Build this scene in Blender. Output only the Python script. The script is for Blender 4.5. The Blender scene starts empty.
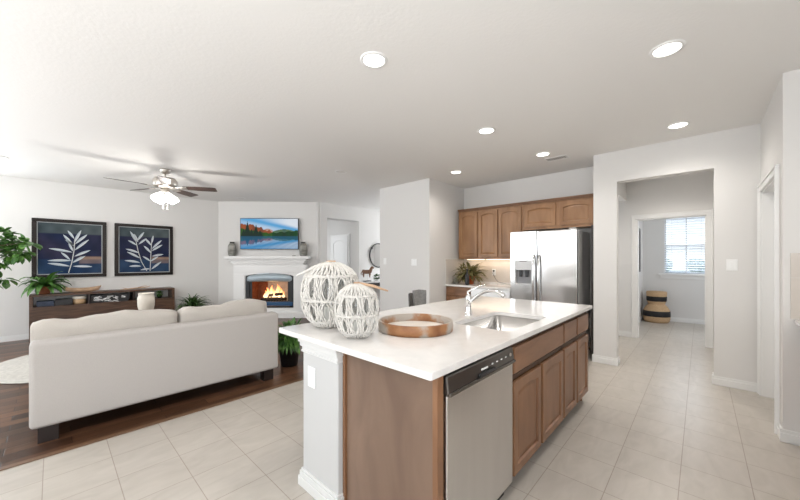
import bpy, bmesh, math, random
from mathutils import Vector, Matrix
C = bpy.context.scene.collection
SC = bpy.context.scene
PI = math.pi
H = 2.74

# ------------------------------------------------------------------ camera
ANG = math.radians(42.9)                      # angle between the room's x axis and the view direction
FW = Vector((math.cos(ANG), math.sin(ANG), 0)); RT = Vector((math.sin(ANG), -math.cos(ANG), 0))
cam = bpy.data.cameras.new('camera'); cam_o = bpy.data.objects.new('camera', cam); C.objects.link(cam_o)
cam.sensor_width = 36.0; cam.lens = 323.0 / 800.0 * 36.0; cam.shift_y = 10.0 / 800.0
cam.clip_start = 0.05
cam_o.location = (0, 0, 1.35); cam_o.rotation_euler = (PI / 2, 0, ANG - PI / 2)
SC.camera = cam_o
SC.cycles.transparent_max_bounces = 32

# ------------------------------------------------------------------ world, lights, exposure
SC.view_settings.view_transform = 'Standard'; SC.view_settings.look = 'None'
SC.view_settings.gamma = 1.0; SC.view_settings.use_curve_mapping = False
SC.view_settings.exposure = 0.30
W = bpy.data.worlds.new('sky'); SC.world = W; W.use_nodes = True
nt = W.node_tree; nt.nodes.clear()
wo = nt.nodes.new('ShaderNodeOutputWorld'); bg = nt.nodes.new('ShaderNodeBackground')
tc = nt.nodes.new('ShaderNodeTexCoord'); sx = nt.nodes.new('ShaderNodeSeparateXYZ'); rp = nt.nodes.new('ShaderNodeValToRGB')
rp.color_ramp.elements[0].position = 0.0; rp.color_ramp.elements[0].color = (0.9, 0.95, 1.0, 1)
rp.color_ramp.elements[1].position = 0.6; rp.color_ramp.elements[1].color = (0.45, 0.65, 1.0, 1)
nt.links.new(tc.outputs['Generated'], sx.inputs[0]); nt.links.new(sx.outputs['Z'], rp.inputs[0])
nt.links.new(rp.outputs[0], bg.inputs[0]); nt.links.new(bg.outputs[0], wo.inputs[0]); bg.inputs[1].default_value = 0.95

def area(name, loc, rot, sx_, sy_, power, col=(1, 1, 1)):
    l = bpy.data.lights.new(name, 'AREA'); l.shape = 'RECTANGLE'; l.size = sx_; l.size_y = sy_
    l.energy = power; l.color = col
    o = bpy.data.objects.new(name, l); C.objects.link(o); o.location = loc; o.rotation_euler = rot
    return o
DAY = (0.92, 0.96, 1.0)
# daylight entering by the windows and patio doors behind the camera (x = -3.2 wall) and beside it; the last one is added fill
area('daylight_living', (-3.12, 6.2, 1.5), (0, -PI / 2 - 0.45, 0), 1.8, 3.2, 74, DAY)
area('daylight_patio', (-3.12, 1.4, 1.2), (0, -PI / 2 - 0.45, 0), 2.1, 2.6, 20, DAY)
area('daylight_kitchen', (-0.9, -1.09, 1.6), (PI / 2 + 0.4, 0, 0), 2.6, 1.2, 46, DAY)
area('added_fill_side', (-1.9, 8.32, 1.5), (-PI / 2 - 0.3, 0, 0), 1.6, 1.7, 66, DAY)  # fill from an unseen window, added to light the right wall
# added upward fill lamps out of view, brightening the ceiling
area('added_fill_kitchen', (-1.9, 0.3, 1.3), (PI, 0, 0), 2.2, 2.2, 66, (.985, .99, 1))
area('added_fill_living', (-2.2, 3.9, 1.2), (PI, 0, 0), 1.8, 2.2, 44, (.985, .99, 1))
area('daylight_hall_room', (10.8, 0.22, 3.3), (0, 0.76, 0), 1.6, 2.4, 150, DAY)
area('added_fill_hall_side', (8.1, -1.22, 1.6), (PI / 2, 0, 0), 1.4, 1.2, 15, DAY)  # added fill for the room walls; no window on this side
area('added_fill_passage', (6.5, 2.15, 1.5), (-PI / 2, 0, 0), .6, 1.4, 4.5, DAY)  # added fill to lift the hall; the passage has no window
area('daylight_entry', (7.9, 5.85, 1.5), (0, PI / 2, 0), 1.6, 0.7, 40, DAY)
area('added_fill_back_hall', (4.9, 8.8, 1.6), (-PI / 2, 0, 0), 0.8, 1.4, 11, DAY)  # added fill for the back hall; no window behind it

# ------------------------------------------------------------------ materials
def mat(name, col, rough=0.5, metal=0.0, spec=0.5, var=0.0, vscale=8.0, stretch=(1, 1, 1), bump=0.0, bscale=60.0, col2=None, coat=0.0, trans=0.0, emit=None, estr=0.0):
    m = bpy.data.materials.new(name); m.use_nodes = True
    n = m.node_tree.nodes; L = m.node_tree.links; b = n['Principled BSDF']
    b.inputs['Base Color'].default_value = (*col, 1); b.inputs['Roughness'].default_value = rough
    b.inputs['Metallic'].default_value = metal; b.inputs['Specular IOR Level'].default_value = spec
    b.inputs['Coat Weight'].default_value = coat; b.inputs['Coat Roughness'].default_value = 0.12
    b.inputs['Transmission Weight'].default_value = trans
    if emit: b.inputs['Emission Color'].default_value = (*emit, 1); b.inputs['Emission Strength'].default_value = estr
    t = n.new('ShaderNodeTexCoord'); mp = n.new('ShaderNodeMapping'); mp.inputs['Scale'].default_value = stretch
    L.new(t.outputs['Object'], mp.inputs[0])
    if var > 0 or col2:
        nz = n.new('ShaderNodeTexNoise'); nz.inputs['Scale'].default_value = vscale; nz.inputs['Detail'].default_value = 6
        nz.inputs['Distortion'].default_value = 0.6
        L.new(mp.outputs[0], nz.inputs['Vector'])
        r = n.new('ShaderNodeValToRGB'); r.color_ramp.elements[0].position = 0.33; r.color_ramp.elements[1].position = 0.67
        if col2: a, c = col, col2
        else:
            a = tuple(max(0, x * (1 - var)) for x in col); c = tuple(min(1, x * (1 + var)) for x in col)
        r.color_ramp.elements[0].color = (*a, 1); r.color_ramp.elements[1].color = (*c, 1)
        L.new(nz.outputs['Fac'], r.inputs[0]); L.new(r.outputs[0], b.inputs['Base Color'])
    if bump > 0:
        nb = n.new('ShaderNodeTexNoise'); nb.inputs['Scale'].default_value = bscale; nb.inputs['Detail'].default_value = 3
        L.new(mp.outputs[0], nb.inputs['Vector'])
        bp = n.new('ShaderNodeBump'); bp.inputs['Strength'].default_value = bump; bp.inputs['Distance'].default_value = 0.004
        L.new(nb.outputs['Fac'], bp.inputs['Height']); L.new(bp.outputs[0], b.inputs['Normal'])
    return m

M = {}
M['wall'] = mat('wall_paint', (0.765, 0.75, 0.73), 0.75, bump=0.12, bscale=90)
M['ceil'] = mat('ceiling_paint', (0.83, 0.815, 0.79), 0.85, bump=0.35, bscale=45)
M['trim2'] = mat('dimmed_white_trim', (0.70, 0.70, 0.69), 0.4)  # white trim darkened to offset the strong light there
M['trim'] = mat('white_trim', (0.85, 0.845, 0.83), 0.35)
M['pillar'] = mat('dimmed_wall_paint', (0.56, 0.56, 0.555), 0.6)  # same wall paint, darkened to offset strong light on the pillar
M['quartz'] = mat('white_quartz', (0.80, 0.775, 0.75), 0.10, var=0.03, vscale=14)
M['cab'] = mat('brown_stained_wood', (0.18, 0.084, 0.040), 0.38, col2=(0.28, 0.14, 0.07), vscale=3.2, stretch=(2.2, 2.2, 0.55), bump=0.05)
M['cabpanel'] = mat('brown_stained_side_veneer', (0.15, 0.093, 0.064), 0.42, col2=(0.225, 0.147, 0.103), vscale=2.6, stretch=(1.6, 1.6, 0.7))
M['cabh'] = mat('brown_stained_wood_long', (0.18, 0.084, 0.040), 0.38, col2=(0.29, 0.145, 0.075), vscale=3.0, stretch=(0.8, 0.8, 3.5))
M['cabup'] = mat('brown_stained_wood_lit', (0.22, 0.108, 0.045), 0.38, col2=(0.34, 0.18, 0.085), vscale=3.2, stretch=(2.2, 2.2, 0.55))  # same brown wood; light on the upper cabinets put into the colour
M['frame'] = mat('shade_toned_face_frame', (0.085, 0.042, 0.022), 0.45)  # cabinet wood with the shade of the door gaps put into its colour
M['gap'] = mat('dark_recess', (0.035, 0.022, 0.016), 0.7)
M['steel'] = mat('brushed_steel', (0.70, 0.685, 0.67), 0.3, 1.0, var=0.03, vscale=3, stretch=(3, 3, .3))
M['fridge'] = mat('fridge_steel', (0.68, 0.68, 0.68), 0.15, 1.0, var=0.03, vscale=3, bump=0.05, bscale=3.5)
M['fridgeside'] = mat('grey_appliance_side', (0.62, 0.61, 0.60), 0.3, 0.2)
M['sinksteel'] = mat('sink_steel', (0.62, 0.61, 0.60), 0.25, 1.0)
M['chrome'] = mat('chrome', (0.82, 0.82, 0.82), 0.07, 1.0)
M['black'] = mat('black_plastic', (0.018, 0.018, 0.02), 0.35)
M['blacksteel'] = mat('dark_steel', (0.17, 0.16, 0.15), 0.3, 0.9)
M['blackmat'] = mat('black_metal', (0.02, 0.02, 0.022), 0.5)
M['white'] = mat('white_plastic', (0.92, 0.92, 0.91), 0.4)
M['sofa'] = mat('oatmeal_fabric', (0.50, 0.47, 0.445), 0.95, var=0.05, vscale=220, bump=0.3, bscale=260)
M['cushion'] = mat('oatmeal_cushion_fabric', (0.54, 0.50, 0.455), 0.95, var=0.04, vscale=200, bump=0.3, bscale=240)
M['espresso'] = mat('espresso_wood', (0.022, 0.014, 0.012), 0.35)
M['walnut'] = mat('walnut_wood', (0.05, 0.024, 0.014), 0.42, col2=(0.125, 0.065, 0.038), vscale=5, stretch=(0.7, 6, 6))
M['fanblade'] = mat('walnut_blade', (0.055, 0.03, 0.022), 0.4, var=0.15)
M['nickel'] = mat('brushed_nickel', (0.62, 0.58, 0.53), 0.28, 1.0)
M['bronze'] = mat('dark_bronze_frame', (0.016, 0.011, 0.009), 0.45, 0.0, spec=.3)
M['cream'] = mat('cream_ceramic', (0.72, 0.66, 0.57), 0.5, var=0.04)
M['terra'] = mat('terracotta', (0.38, 0.13, 0.06), 0.7, var=0.1)
M['orange'] = mat('orange_glaze', (0.50, 0.12, 0.04), 0.3, var=0.15)
M['leaf'] = mat('green_leaf', (0.025, 0.095, 0.016), 0.4, col2=(0.12, 0.27, 0.05), vscale=14)
M['leafdark'] = mat('dark_green_leaf', (0.02, 0.07, 0.015), 0.45, col2=(0.10, 0.20, 0.04), vscale=16)
M['leafdry'] = mat('olive_leaf', (0.10, 0.11, 0.035), 0.6, col2=(0.30, 0.25, 0.10), vscale=18)
M['bark'] = mat('bark', (0.13, 0.08, 0.05), 0.8, var=0.2)
M['stone'] = mat('grey_stoneware', (0.15, 0.145, 0.125), 0.6, col2=(0.42, 0.41, 0.37), vscale=5, stretch=(1, 1, 2))
M['macrame'] = mat('white_cotton_cord', (0.68, 0.655, 0.615), 0.9, var=0.08, vscale=40, bump=0.5, bscale=160)
M['candle'] = mat('white_wax', (0.85, 0.83, 0.78), 0.6)
M['trayin'] = mat('whitewashed_wood', (0.72, 0.66, 0.60), 0.6, var=0.06, vscale=10)
M['tan'] = mat('tan_wicker', (0.46, 0.29, 0.15), 0.75, col2=(0.60, 0.42, 0.25), vscale=50, stretch=(1, 1, 3), bump=0.6, bscale=120)
M['wickerblack'] = mat('black_wicker', (0.012, 0.011, 0.012), 0.7, bump=0.6, bscale=120)
M['lightwood'] = mat('pale_carved_wood', (0.50, 0.33, 0.21), 0.6, var=0.15)
M['navy'] = mat('navy_box', (0.02, 0.035, 0.07), 0.45)
M['greyfab'] = mat('grey_upholstery', (0.25, 0.24, 0.23), 0.85, var=0.15, vscale=40, bump=0.2, bscale=200)
M['rug'] = mat('beige_woven_rug', (0.50, 0.475, 0.43), 0.95, var=0.12, vscale=30, bump=0.6, bscale=90)
M['firebrick'] = mat('orange_firebrick', (0.30, 0.10, 0.045), 0.8, var=0.25, vscale=12)
M['firegrey'] = mat('pale_firebrick', (0.50, 0.46, 0.42), 0.85, var=0.2, vscale=14)
M['hoodblue'] = mat('painted_metal_hood', (0.42, 0.50, 0.55), 0.35, 0.15)
M['bluemetal'] = mat('blue_metal', (0.02, 0.085, 0.20), 0.4, 0.1)
M['char'] = mat('charred_log', (0.05, 0.03, 0.022), 0.9, var=0.4, vscale=20)
M['horse'] = mat('brown_carved_horse', (0.14, 0.06, 0.035), 0.5, col2=(0.30, 0.17, 0.10), vscale=30)
M['mirror'] = mat('mirror_glass', (0.85, 0.85, 0.85), 0.03, 1.0)
M['backsplash'] = mat('pale_tile', (0.66, 0.61, 0.56), 0.3)
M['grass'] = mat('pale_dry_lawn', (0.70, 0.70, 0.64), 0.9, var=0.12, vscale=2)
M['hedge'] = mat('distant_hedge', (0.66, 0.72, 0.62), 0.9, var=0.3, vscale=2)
M['blind'] = mat('white_blind', (0.62, 0.66, 0.72), 0.5)
M['emit'] = mat('lamp_diffuser', (1, 1, 1), 0.5, emit=(1.0, 0.96, 0.90), estr=5.0)
M['emitfan'] = mat('frosted_glass_lit', (1, 1, 1), 0.5, emit=(1.0, 0.97, 0.93), estr=3.2)
M['unlit'] = mat('unlit_diffuser', (0.74, 0.72, 0.69), 0.5)
M['emitwarm'] = mat('under_cabinet_strip', (1, 1, 1), 0.5, emit=(1.0, 0.80, 0.58), estr=2.0)

def brick_mat(name, c1, c2, mortar, w, h, msize, off=0.0, loc=(0, 0, 0), rot=(0, 0, 0), rough=0.3, vein=0.08, veinscale=3.0, stretch=(1, 1, 1), spec=0.5, bump=0.25, coat=0.0):
    m = bpy.data.materials.new(name); m.use_nodes = True
    n = m.node_tree.nodes; L = m.node_tree.links; b = n['Principled BSDF']
    b.inputs['Roughness'].default_value = rough; b.inputs['Specular IOR Level'].default_value = spec
    b.inputs['Coat Weight'].default_value = coat; b.inputs['Coat Roughness'].default_value = 0.15
    t = n.new('ShaderNodeTexCoord'); mp = n.new('ShaderNodeMapping'); mp.vector_type = 'POINT'
    mp.inputs['Location'].default_value = loc; mp.inputs['Rotation'].default_value = rot
    L.new(t.outputs['Object'], mp.inputs[0])
    br = n.new('ShaderNodeTexBrick'); br.offset = off; br.squash = 1.0; br.offset_frequency = 2
    br.inputs['Scale'].default_value = 1.0; br.inputs['Brick Width'].default_value = w; br.inputs['Row Height'].default_value = h
    br.inputs['Mortar Size'].default_value = msize; br.inputs['Mortar Smooth'].default_value = 0.3; br.inputs['Bias'].default_value = 0.0
    br.inputs['Color1'].default_value = (*c1, 1); br.inputs['Color2'].default_value = (*c2, 1); br.inputs['Mortar'].default_value = (*mortar, 1)
    L.new(mp.outputs[0], br.inputs['Vector'])
    m2 = n.new('ShaderNodeMapping'); m2.inputs['Scale'].default_value = stretch; L.new(t.outputs['Object'], m2.inputs[0])
    nz = n.new('ShaderNodeTexNoise'); nz.inputs['Scale'].default_value = veinscale; nz.inputs['Detail'].default_value = 7; nz.inputs['Distortion'].default_value = 1.2
    L.new(m2.outputs[0], nz.inputs['Vector'])
    r = n.new('ShaderNodeValToRGB'); r.color_ramp.elements[0].position = 0.3; r.color_ramp.elements[1].position = 0.7
    r.color_ramp.elements[0].color = (1 - vein, 1 - vein, 1 - vein * 1.1, 1); r.color_ramp.elements[1].color = (1, 1, 1, 1)
    L.new(nz.outputs['Fac'], r.inputs[0])
    mx = n.new('ShaderNodeMix'); mx.data_type = 'RGBA'; mx.blend_type = 'MULTIPLY'; mx.inputs['Factor'].default_value = 1.0
    L.new(br.outputs['Color'], mx.inputs['A']); L.new(r.outputs[0], mx.inputs['B']); L.new(mx.outputs['Result'], b.inputs['Base Color'])
    bp = n.new('ShaderNodeBump'); bp.inputs['Strength'].default_value = bump; bp.inputs['Distance'].default_value = 0.003; bp.invert = True
    L.new(br.outputs['Fac'], bp.inputs['Height']); L.new(bp.outputs[0], b.inputs['Normal'])
    return m
TS = 0.3175
M['tile'] = brick_mat('beige_floor_tile', (0.55, 0.505, 0.45), (0.52, 0.475, 0.425), (0.36, 0.30, 0.25), TS, TS, 0.0028, loc=(-0.2775 + TS * 20, -0.092 + TS * 20, 0), rough=0.32, vein=0.13, veinscale=4.0, stretch=(1, 2.5, 1))
M['hard'] = brick_mat('dark_hardwood', (0.055, 0.024, 0.013), (0.20, 0.098, 0.055), (0.008, 0.004, 0.003), 0.9, 0.12, 0.003, off=0.37, loc=(8, 8, 0), rough=0.30, vein=0.45, veinscale=3.0, stretch=(1.2, 12, 1), spec=0.3)
M['splash'] = brick_mat('backsplash_tile', (0.66, 0.60, 0.54), (0.62, 0.56, 0.51), (0.70, 0.67, 0.63), 0.30, 0.10, 0.002, off=0.5, rot=(PI / 2, 0, PI / 2), rough=0.25, vein=0.1)

def ring_wood():
    m = mat('ring_wood', (0.42, 0.19, 0.07), 0.5)
    n = m.node_tree.nodes; L = m.node_tree.links; b = n['Principled BSDF']
    t = n.new('ShaderNodeTexCoord'); nz = n.new('ShaderNodeTexNoise'); nz.inputs['Scale'].default_value = 4.5; nz.inputs['Detail'].default_value = 5
    L.new(t.outputs['Object'], nz.inputs['Vector'])
    r = n.new('ShaderNodeValToRGB'); e = r.color_ramp.elements
    e[0].position = 0.35; e[0].color = (0.20, 0.07, 0.025, 1); e[1].position = 0.56; e[1].color = (0.42, 0.37, 0.32, 1)
    q = e.new(0.48); q.color = (0.34, 0.16, 0.065, 1)
    L.new(nz.outputs['Fac'], r.inputs[0]); L.new(r.outputs[0], b.inputs['Base Color']); return m
M['ring'] = ring_wood()

def glass_mat():
    m = bpy.data.materials.new('clear_glass'); m.use_nodes = True; n = m.node_tree.nodes; L = m.node_tree.links; n.clear()
    o = n.new('ShaderNodeOutputMaterial'); a = n.new('ShaderNodeBsdfTransparent'); g = n.new('ShaderNodeBsdfGlossy'); mx = n.new('ShaderNodeMixShader')
    g.inputs['Roughness'].default_value = 0.03; pass
    a.inputs[0].default_value = (0.96, 0.97, 0.97, 1)
    mx.inputs[0].default_value = 0.05; L.new(a.outputs[0], mx.inputs[1]); L.new(g.outputs[0], mx.inputs[2]); L.new(mx.outputs[0], o.inputs[0]); return m
M['glass'] = glass_mat()

def flame_mat():
    m = bpy.data.materials.new('flame'); m.use_nodes = True; n = m.node_tree.nodes; L = m.node_tree.links; n.clear()
    o = n.new('ShaderNodeOutputMaterial'); e = n.new('ShaderNodeEmission'); t = n.new('ShaderNodeTexCoord'); s = n.new('ShaderNodeSeparateXYZ'); r = n.new('ShaderNodeValToRGB')
    L.new(t.outputs['Generated'], s.inputs[0]); L.new(s.outputs['Z'], r.inputs[0])
    r.color_ramp.elements[0].color = (1.0, 0.75, 0.4, 1); r.color_ramp.elements[1].color = (1.0, 0.25, 0.05, 1)
    L.new(r.outputs[0], e.inputs[0]); e.inputs[1].default_value = 2.2; L.new(e.outputs[0], o.inputs[0]); return m
M['flame'] = flame_mat()

def attr_mat(name, emit):
    m = bpy.data.materials.new(name); m.use_nodes = True; n = m.node_tree.nodes; L = m.node_tree.links; b = n['Principled BSDF']
    a = n.new('ShaderNodeAttribute'); a.attribute_name = 'Col'; b.inputs['Roughness'].default_value = 0.6; b.inputs['Specular IOR Level'].default_value = .15
    if emit:
        b.inputs['Base Color'].default_value = (0.01, 0.01, 0.01, 1); L.new(a.outputs['Color'], b.inputs['Emission Color']); b.inputs['Emission Strength'].default_value = emit
    else: L.new(a.outputs['Color'], b.inputs['Base Color'])
    return m
M['screen'] = attr_mat('tv_picture', .85); M['print'] = attr_mat('art_print', 0)

# ------------------------------------------------------------------ mesh helpers
OFF = {}
def thing(name, label, cat, loc=(0, 0, 0), group=None):
    o = bpy.data.objects.new(name, None); C.objects.link(o); o.location = loc; o.empty_display_size = 0.1
    o['label'] = label; o['category'] = cat
    if group: o['group'] = group
    OFF[o.name] = Vector(loc); return o
def obj(name, bm, mats, parent=None, smooth=False, bev=0.0, origin=None, seg=2):
    off = OFF[parent.name] if parent else (Vector(origin) if origin else Vector((0, 0, 0)))
    if off.length: bmesh.ops.translate(bm, verts=bm.verts, vec=-off)
    me = bpy.data.meshes.new(name); bm.normal_update(); bm.to_mesh(me); bm.free()
    if not isinstance(mats, (list, tuple)): mats = [mats]
    for m in mats: me.materials.append(m)
    if smooth: me.polygons.foreach_set('use_smooth', [True] * len(me.polygons)); me.update()
    o = bpy.data.objects.new(name, me); C.objects.link(o)
    if parent: o.parent = parent
    else: o.location = off
    OFF[o.name] = off
    if bev:
        b = o.modifiers.new('edge', 'BEVEL'); b.width = bev; b.segments = seg; b.limit_method = 'ANGLE'; b.angle_limit = 0.6
    return o
def tag(o, label, cat, group=None):
    o['label'] = label; o['category'] = cat
    if group: o['group'] = group
    return o
def struct(name, bm, m, bev=0.0, parent=None):
    o = obj(name, bm, m, parent, bev=bev)
    if not parent: o['kind'] = 'structure'
    return o
def copy_tree(o, parent=None):
    c = o.copy(); C.objects.link(c)
    if parent: c.parent = parent
    for ch in list(o.children): copy_tree(ch, c)
    return c
def nb(): return bmesh.new()
def box(bm, x0, y0, z0, x1, y1, z1, mi=0):
    vs = [bm.verts.new(p) for p in ((x0, y0, z0), (x1, y0, z0), (x1, y1, z0), (x0, y1, z0), (x0, y0, z1), (x1, y0, z1), (x1, y1, z1), (x0, y1, z1))]
    for f in ((0, 3, 2, 1), (4, 5, 6, 7), (0, 1, 5, 4), (1, 2, 6, 5), (2, 3, 7, 6), (3, 0, 4, 7)):
        bm.faces.new([vs[i] for i in f]).material_index = mi
    return vs
def bx(*a):
    bm = nb(); box(bm, *a); return bm
def obox(bm, o, u, v, w, a0, b0, c0, a1, b1, c1, mi=0):
    vs = box(bm, a0, b0, c0, a1, b1, c1, mi)
    for q in vs: q.co = o + u * q.co.x + v * q.co.y + w * q.co.z
    return vs
def frames(pts):
    T = []
    for i in range(len(pts)):
        a = pts[max(0, i - 1)]; b = pts[min(len(pts) - 1, i + 1)]; T.append((b - a).normalized())
    up = Vector((0, 0, 1)) if abs(T[0].z) < 0.9 else Vector((1, 0, 0))
    out = []; n = T[0].cross(up).normalized()
    for t in T:
        n = (n - t * n.dot(t)).normalized(); out.append((n, t.cross(n)))
    return out
def tube(bm, pts, r, seg=8, mi=0, closed=False, cap=True):
    pts = [Vector(p) for p in pts]; rs = r if isinstance(r, (list, tuple)) else [r] * len(pts)
    fr = frames(pts); rings = []
    for p, rr, (n, b) in zip(pts, rs, fr):
        rings.append([bm.verts.new(p + n * rr * math.cos(2 * PI * k / seg) + b * rr * math.sin(2 * PI * k / seg)) for k in range(seg)])
    m = len(rings)
    for i in range(m if closed else m - 1):
        a = rings[i]; b = rings[(i + 1) % m]
        for k in range(seg):
            f = bm.faces.new((a[k], a[(k + 1) % seg], b[(k + 1) % seg], b[k])); f.material_index = mi; f.smooth = True
    if cap and not closed:
        bm.faces.new(list(reversed(rings[0]))).material_index = mi; bm.faces.new(rings[-1]).material_index = mi
def lathe(bm, c, prof, seg=32, mi=0, capb=True, capt=True, axis=None):
    c = Vector(c); rings = []
    if axis is None: U, V, N = Vector((1, 0, 0)), Vector((0, 1, 0)), Vector((0, 0, 1))
    else:
        N = Vector(axis).normalized(); U = N.cross(Vector((0, 0, 1)) if abs(N.z) < 0.9 else Vector((1, 0, 0))).normalized(); V = N.cross(U)
    for r, z in prof:
        rings.append([bm.verts.new(c + U * r * math.cos(2 * PI * k / seg) + V * r * math.sin(2 * PI * k / seg) + N * z) for k in range(seg)])
    for a, b in zip(rings, rings[1:]):
        for k in range(seg):
            f = bm.faces.new((a[k], a[(k + 1) % seg], b[(k + 1) % seg], b[k])); f.material_index = mi; f.smooth = True
    if capb: bm.faces.new(list(reversed(rings[0]))).material_index = mi
    if capt: bm.faces.new(rings[-1]).material_index = mi
    return rings
def D(px, py, dep):   # point at a photograph pixel and a distance in front of the camera, used only to take measurements
    d = FW + RT * ((px - 400) / 323.0); return Vector((d.x * dep, d.y * dep, 1.35 + (260 - py) / 323.0 * dep))

# ------------------------------------------------------------------ structure
def wall_plane(name, axis, c0, c1, a0, a1, openings=(), z1=H, m='wall', z0=0.0):
    """a wall between c0..c1 across 'axis', running a0..a1 along the other axis; openings are (a, b, zlow, zhigh)"""
    bm = nb()
    def b(p, q, lo, hi):
        if q - p < 1e-4 or hi - lo < 1e-4: return
        if axis == 'x': box(bm, c0, p, lo, c1, q, hi)
        else: box(bm, p, c0, lo, q, c1, hi)
    cur = a0
    for (p, q, lo, hi) in sorted(openings):
        b(cur, p, z0, z1); b(p, q, z0, lo); b(p, q, hi, z1); cur = q
    b(cur, a1, z0, z1)
    return struct(name, bm, M[m])

struct('floor', bx(-3.3, -1.35, -0.06, 9.4, 3.29, 0), M['tile'])
struct('floor_hardwood', bx(-3.3, 3.29, -0.06, 9.4, 9.3, 0), M['hard'])
struct('trim_1', bx(-3.2, 3.275, 0.0, 4.36, 3.325, 0.007), mat('wood_threshold', (0.16, 0.085, 0.045), 0.4), bev=0.003)
struct('ceiling', bx(-3.3, -1.35, H, 9.4, 9.3, H + 0.1), M['ceil'])

RW = [(0.10, 2.70, 0.06, 2.28), (4.6, 5.6, 0.6, 2.4), (5.7, 6.7, 0.6, 2.4), (6.8, 7.8, 0.6, 2.4)]
wall_plane('wall_rear', 'x', -3.3, -3.2, -1.3, 8.5, RW)
wall_plane('wall_left', 'y', 8.40, 8.52, -3.3, 2.9, [(-2.8, -1.0, .6, 2.4)])
wall_plane('wall_right', 'y', -1.29, -1.17, -3.3, 3.70, [(-2.2, 0.4, 1.0, 2.2)])
wall_plane('wall_passage', 'y', 6.67, 6.97, 4.30, 8.1, [(4.56, 5.57, 0, 2.385)])
wall_plane('wall_entry', 'x', 8.0, 8.12, 3.3, 7.0, [(5.0, 6.2, 0.7, 2.3)])
wall_plane('wall_pantry_front', 'x', 4.36, 4.48, 3.37, 4.59)
wall_plane('wall_pantry_side', 'y', 3.37, 3.49, 4.48, 8.1)
wall_plane('wall_pantry_back', 'y', 4.47, 4.59, 4.48, 8.1)
wall_plane('wall_kitchen', 'x', 5.465, 5.60, 1.04, 3.37)
wall_plane('wall_opening', 'x', 4.90, 5.03, -0.45, 1.04, [(-0.11, 0.78, 0, 2.35)])
wall_plane('wall_alcove', 'y', 0.95, 1.04, 5.03, 6.88, [(6.08, 6.88, 0, 2.39)])
wall_plane('wall_side_passage', 'y', 2.2, 2.3, 5.98, 6.88)
wall_plane('wall_side_passage_left', 'x', 5.98, 6.08, 1.04, 2.2)
wall_plane('wall_hall_back', 'x', 6.88, 7.0, -0.57, 2.3, [(-0.07, 0.80, 0, 2.05)])
wall_plane('wall_hall_right', 'y', -0.57, -0.45, 3.82, 6.88, [(3.88, 4.80, 0, 2.03)])
wall_plane('wall_kitchen_end', 'x', 3.70, 3.82, -1.29, -0.45)
wall_plane('wall_room_left', 'y', 0.97, 1.09, 7.0, 9.28)
wall_plane('wall_room_right', 'y', -1.4, -1.28, 6.9, 9.4)
wall_plane('wall_room_window', 'x', 9.28, 9.40, -1.28, 1.09, [(-0.15, 0.59, 1.05, 2.31)])
wall_plane('wall_back_hall', 'x', 5.8, 5.92, 6.97, 9.0)
wall_plane('wall_back_hall_left', 'x', 4.25, 4.35, 6.97, 9.0)
wall_plane('wall_back_hall_end', 'y', 9.0, 9.1, 4.25, 5.92)
# diagonal fireplace wall
FA = Vector((2.70, 8.37, 0)); FB = Vector((4.37, 6.67, 0)); FU = (FB - FA).normalized(); FN = Vector((-FU.y * -1, FU.x * -1, 0))
FN = Vector((FU.y, -FU.x, 0)); FL = (FB - FA).length; ZV = Vector((0, 0, 1))     # FN points into the room
if FN.dot(Vector((-1, -1, 0))) < 0: FN = -FN
bm = nb(); s0 = FL / 2 - 0.02
FC = FL / 2 + 0.075
for (a, b, lo, hi) in ((-0.02, FC - 0.57, 0, H), (FC + 0.54, FL + 0.02, 0, H), (FC - 0.57, FC + 0.54, 1.16, H)):
    obox(bm, FA, FU, FN, ZV, a, -0.12, lo, b, 0, hi)
struct('wall_fireplace', bm, M['wall'])
# firebox shell behind the diagonal wall

def baseboard(name, p, q, n, h=0.095, m='trim'):
    p = Vector((*p, 0)); q = Vector((*q, 0)); n = Vector((*n, 0)); u = (q - p).normalized(); L = (q - p).length
    bm = nb(); obox(bm, p, u, n, ZV, 0, 0, 0, L, 0.015, h * 0.72); obox(bm, p, u, n, ZV, 0, 0, h * 0.72, L, 0.009, h)
    return struct(name, bm, M[m], bev=0.003)
baseboard('baseboard_left', (-3.2, 8.4), (2.68, 8.4), (0, -1))
baseboard('baseboard_fireplace', tuple((FA + FU * 0.02)[:2]), tuple((FA + FU * 0.34)[:2]), tuple(FN[:2]))
baseboard('baseboard_passage', (5.57, 6.67), (8.0, 6.67), (0, -1))
baseboard('baseboard_pantry', (4.36, 3.355), (4.36, 4.605), (-1, 0))
baseboard('baseboard_pantry_side', (4.36, 3.37), (4.80, 3.37), (0, -1))
baseboard('baseboard_opening_left', (4.9, 0.765), (4.9, 1.055), (-1, 0))
baseboard('baseboard_opening_jamb', (4.9, 0.78), (5.045, 0.78), (0, -1))
baseboard('baseboard_opening_right', (4.9, -0.435), (4.9, -0.095), (-1, 0))
baseboard('baseboard_opening_jamb_right', (4.9, -0.11), (5.045, -0.11), (0, 1))
baseboard('baseboard_alcove_end', (4.9, 1.04), (5.4, 1.04), (0, 1))
baseboard('baseboard_hall_back', (6.88, 0.87), (6.88, 2.2), (-1, 0))
baseboard('baseboard_kitchen_end', (3.70, -0.57), (3.70, -0.435), (-1, 0))
baseboard('baseboard_hall_right', (3.70, -0.45), (3.81, -0.45), (0, 1))
baseboard('baseboard_room_window', (9.28, -1.28), (9.28, 0.97), (-1, 0))
baseboard('baseboard_room_left', (7.0, 0.97), (9.28, 0.97), (0, -1))

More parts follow.
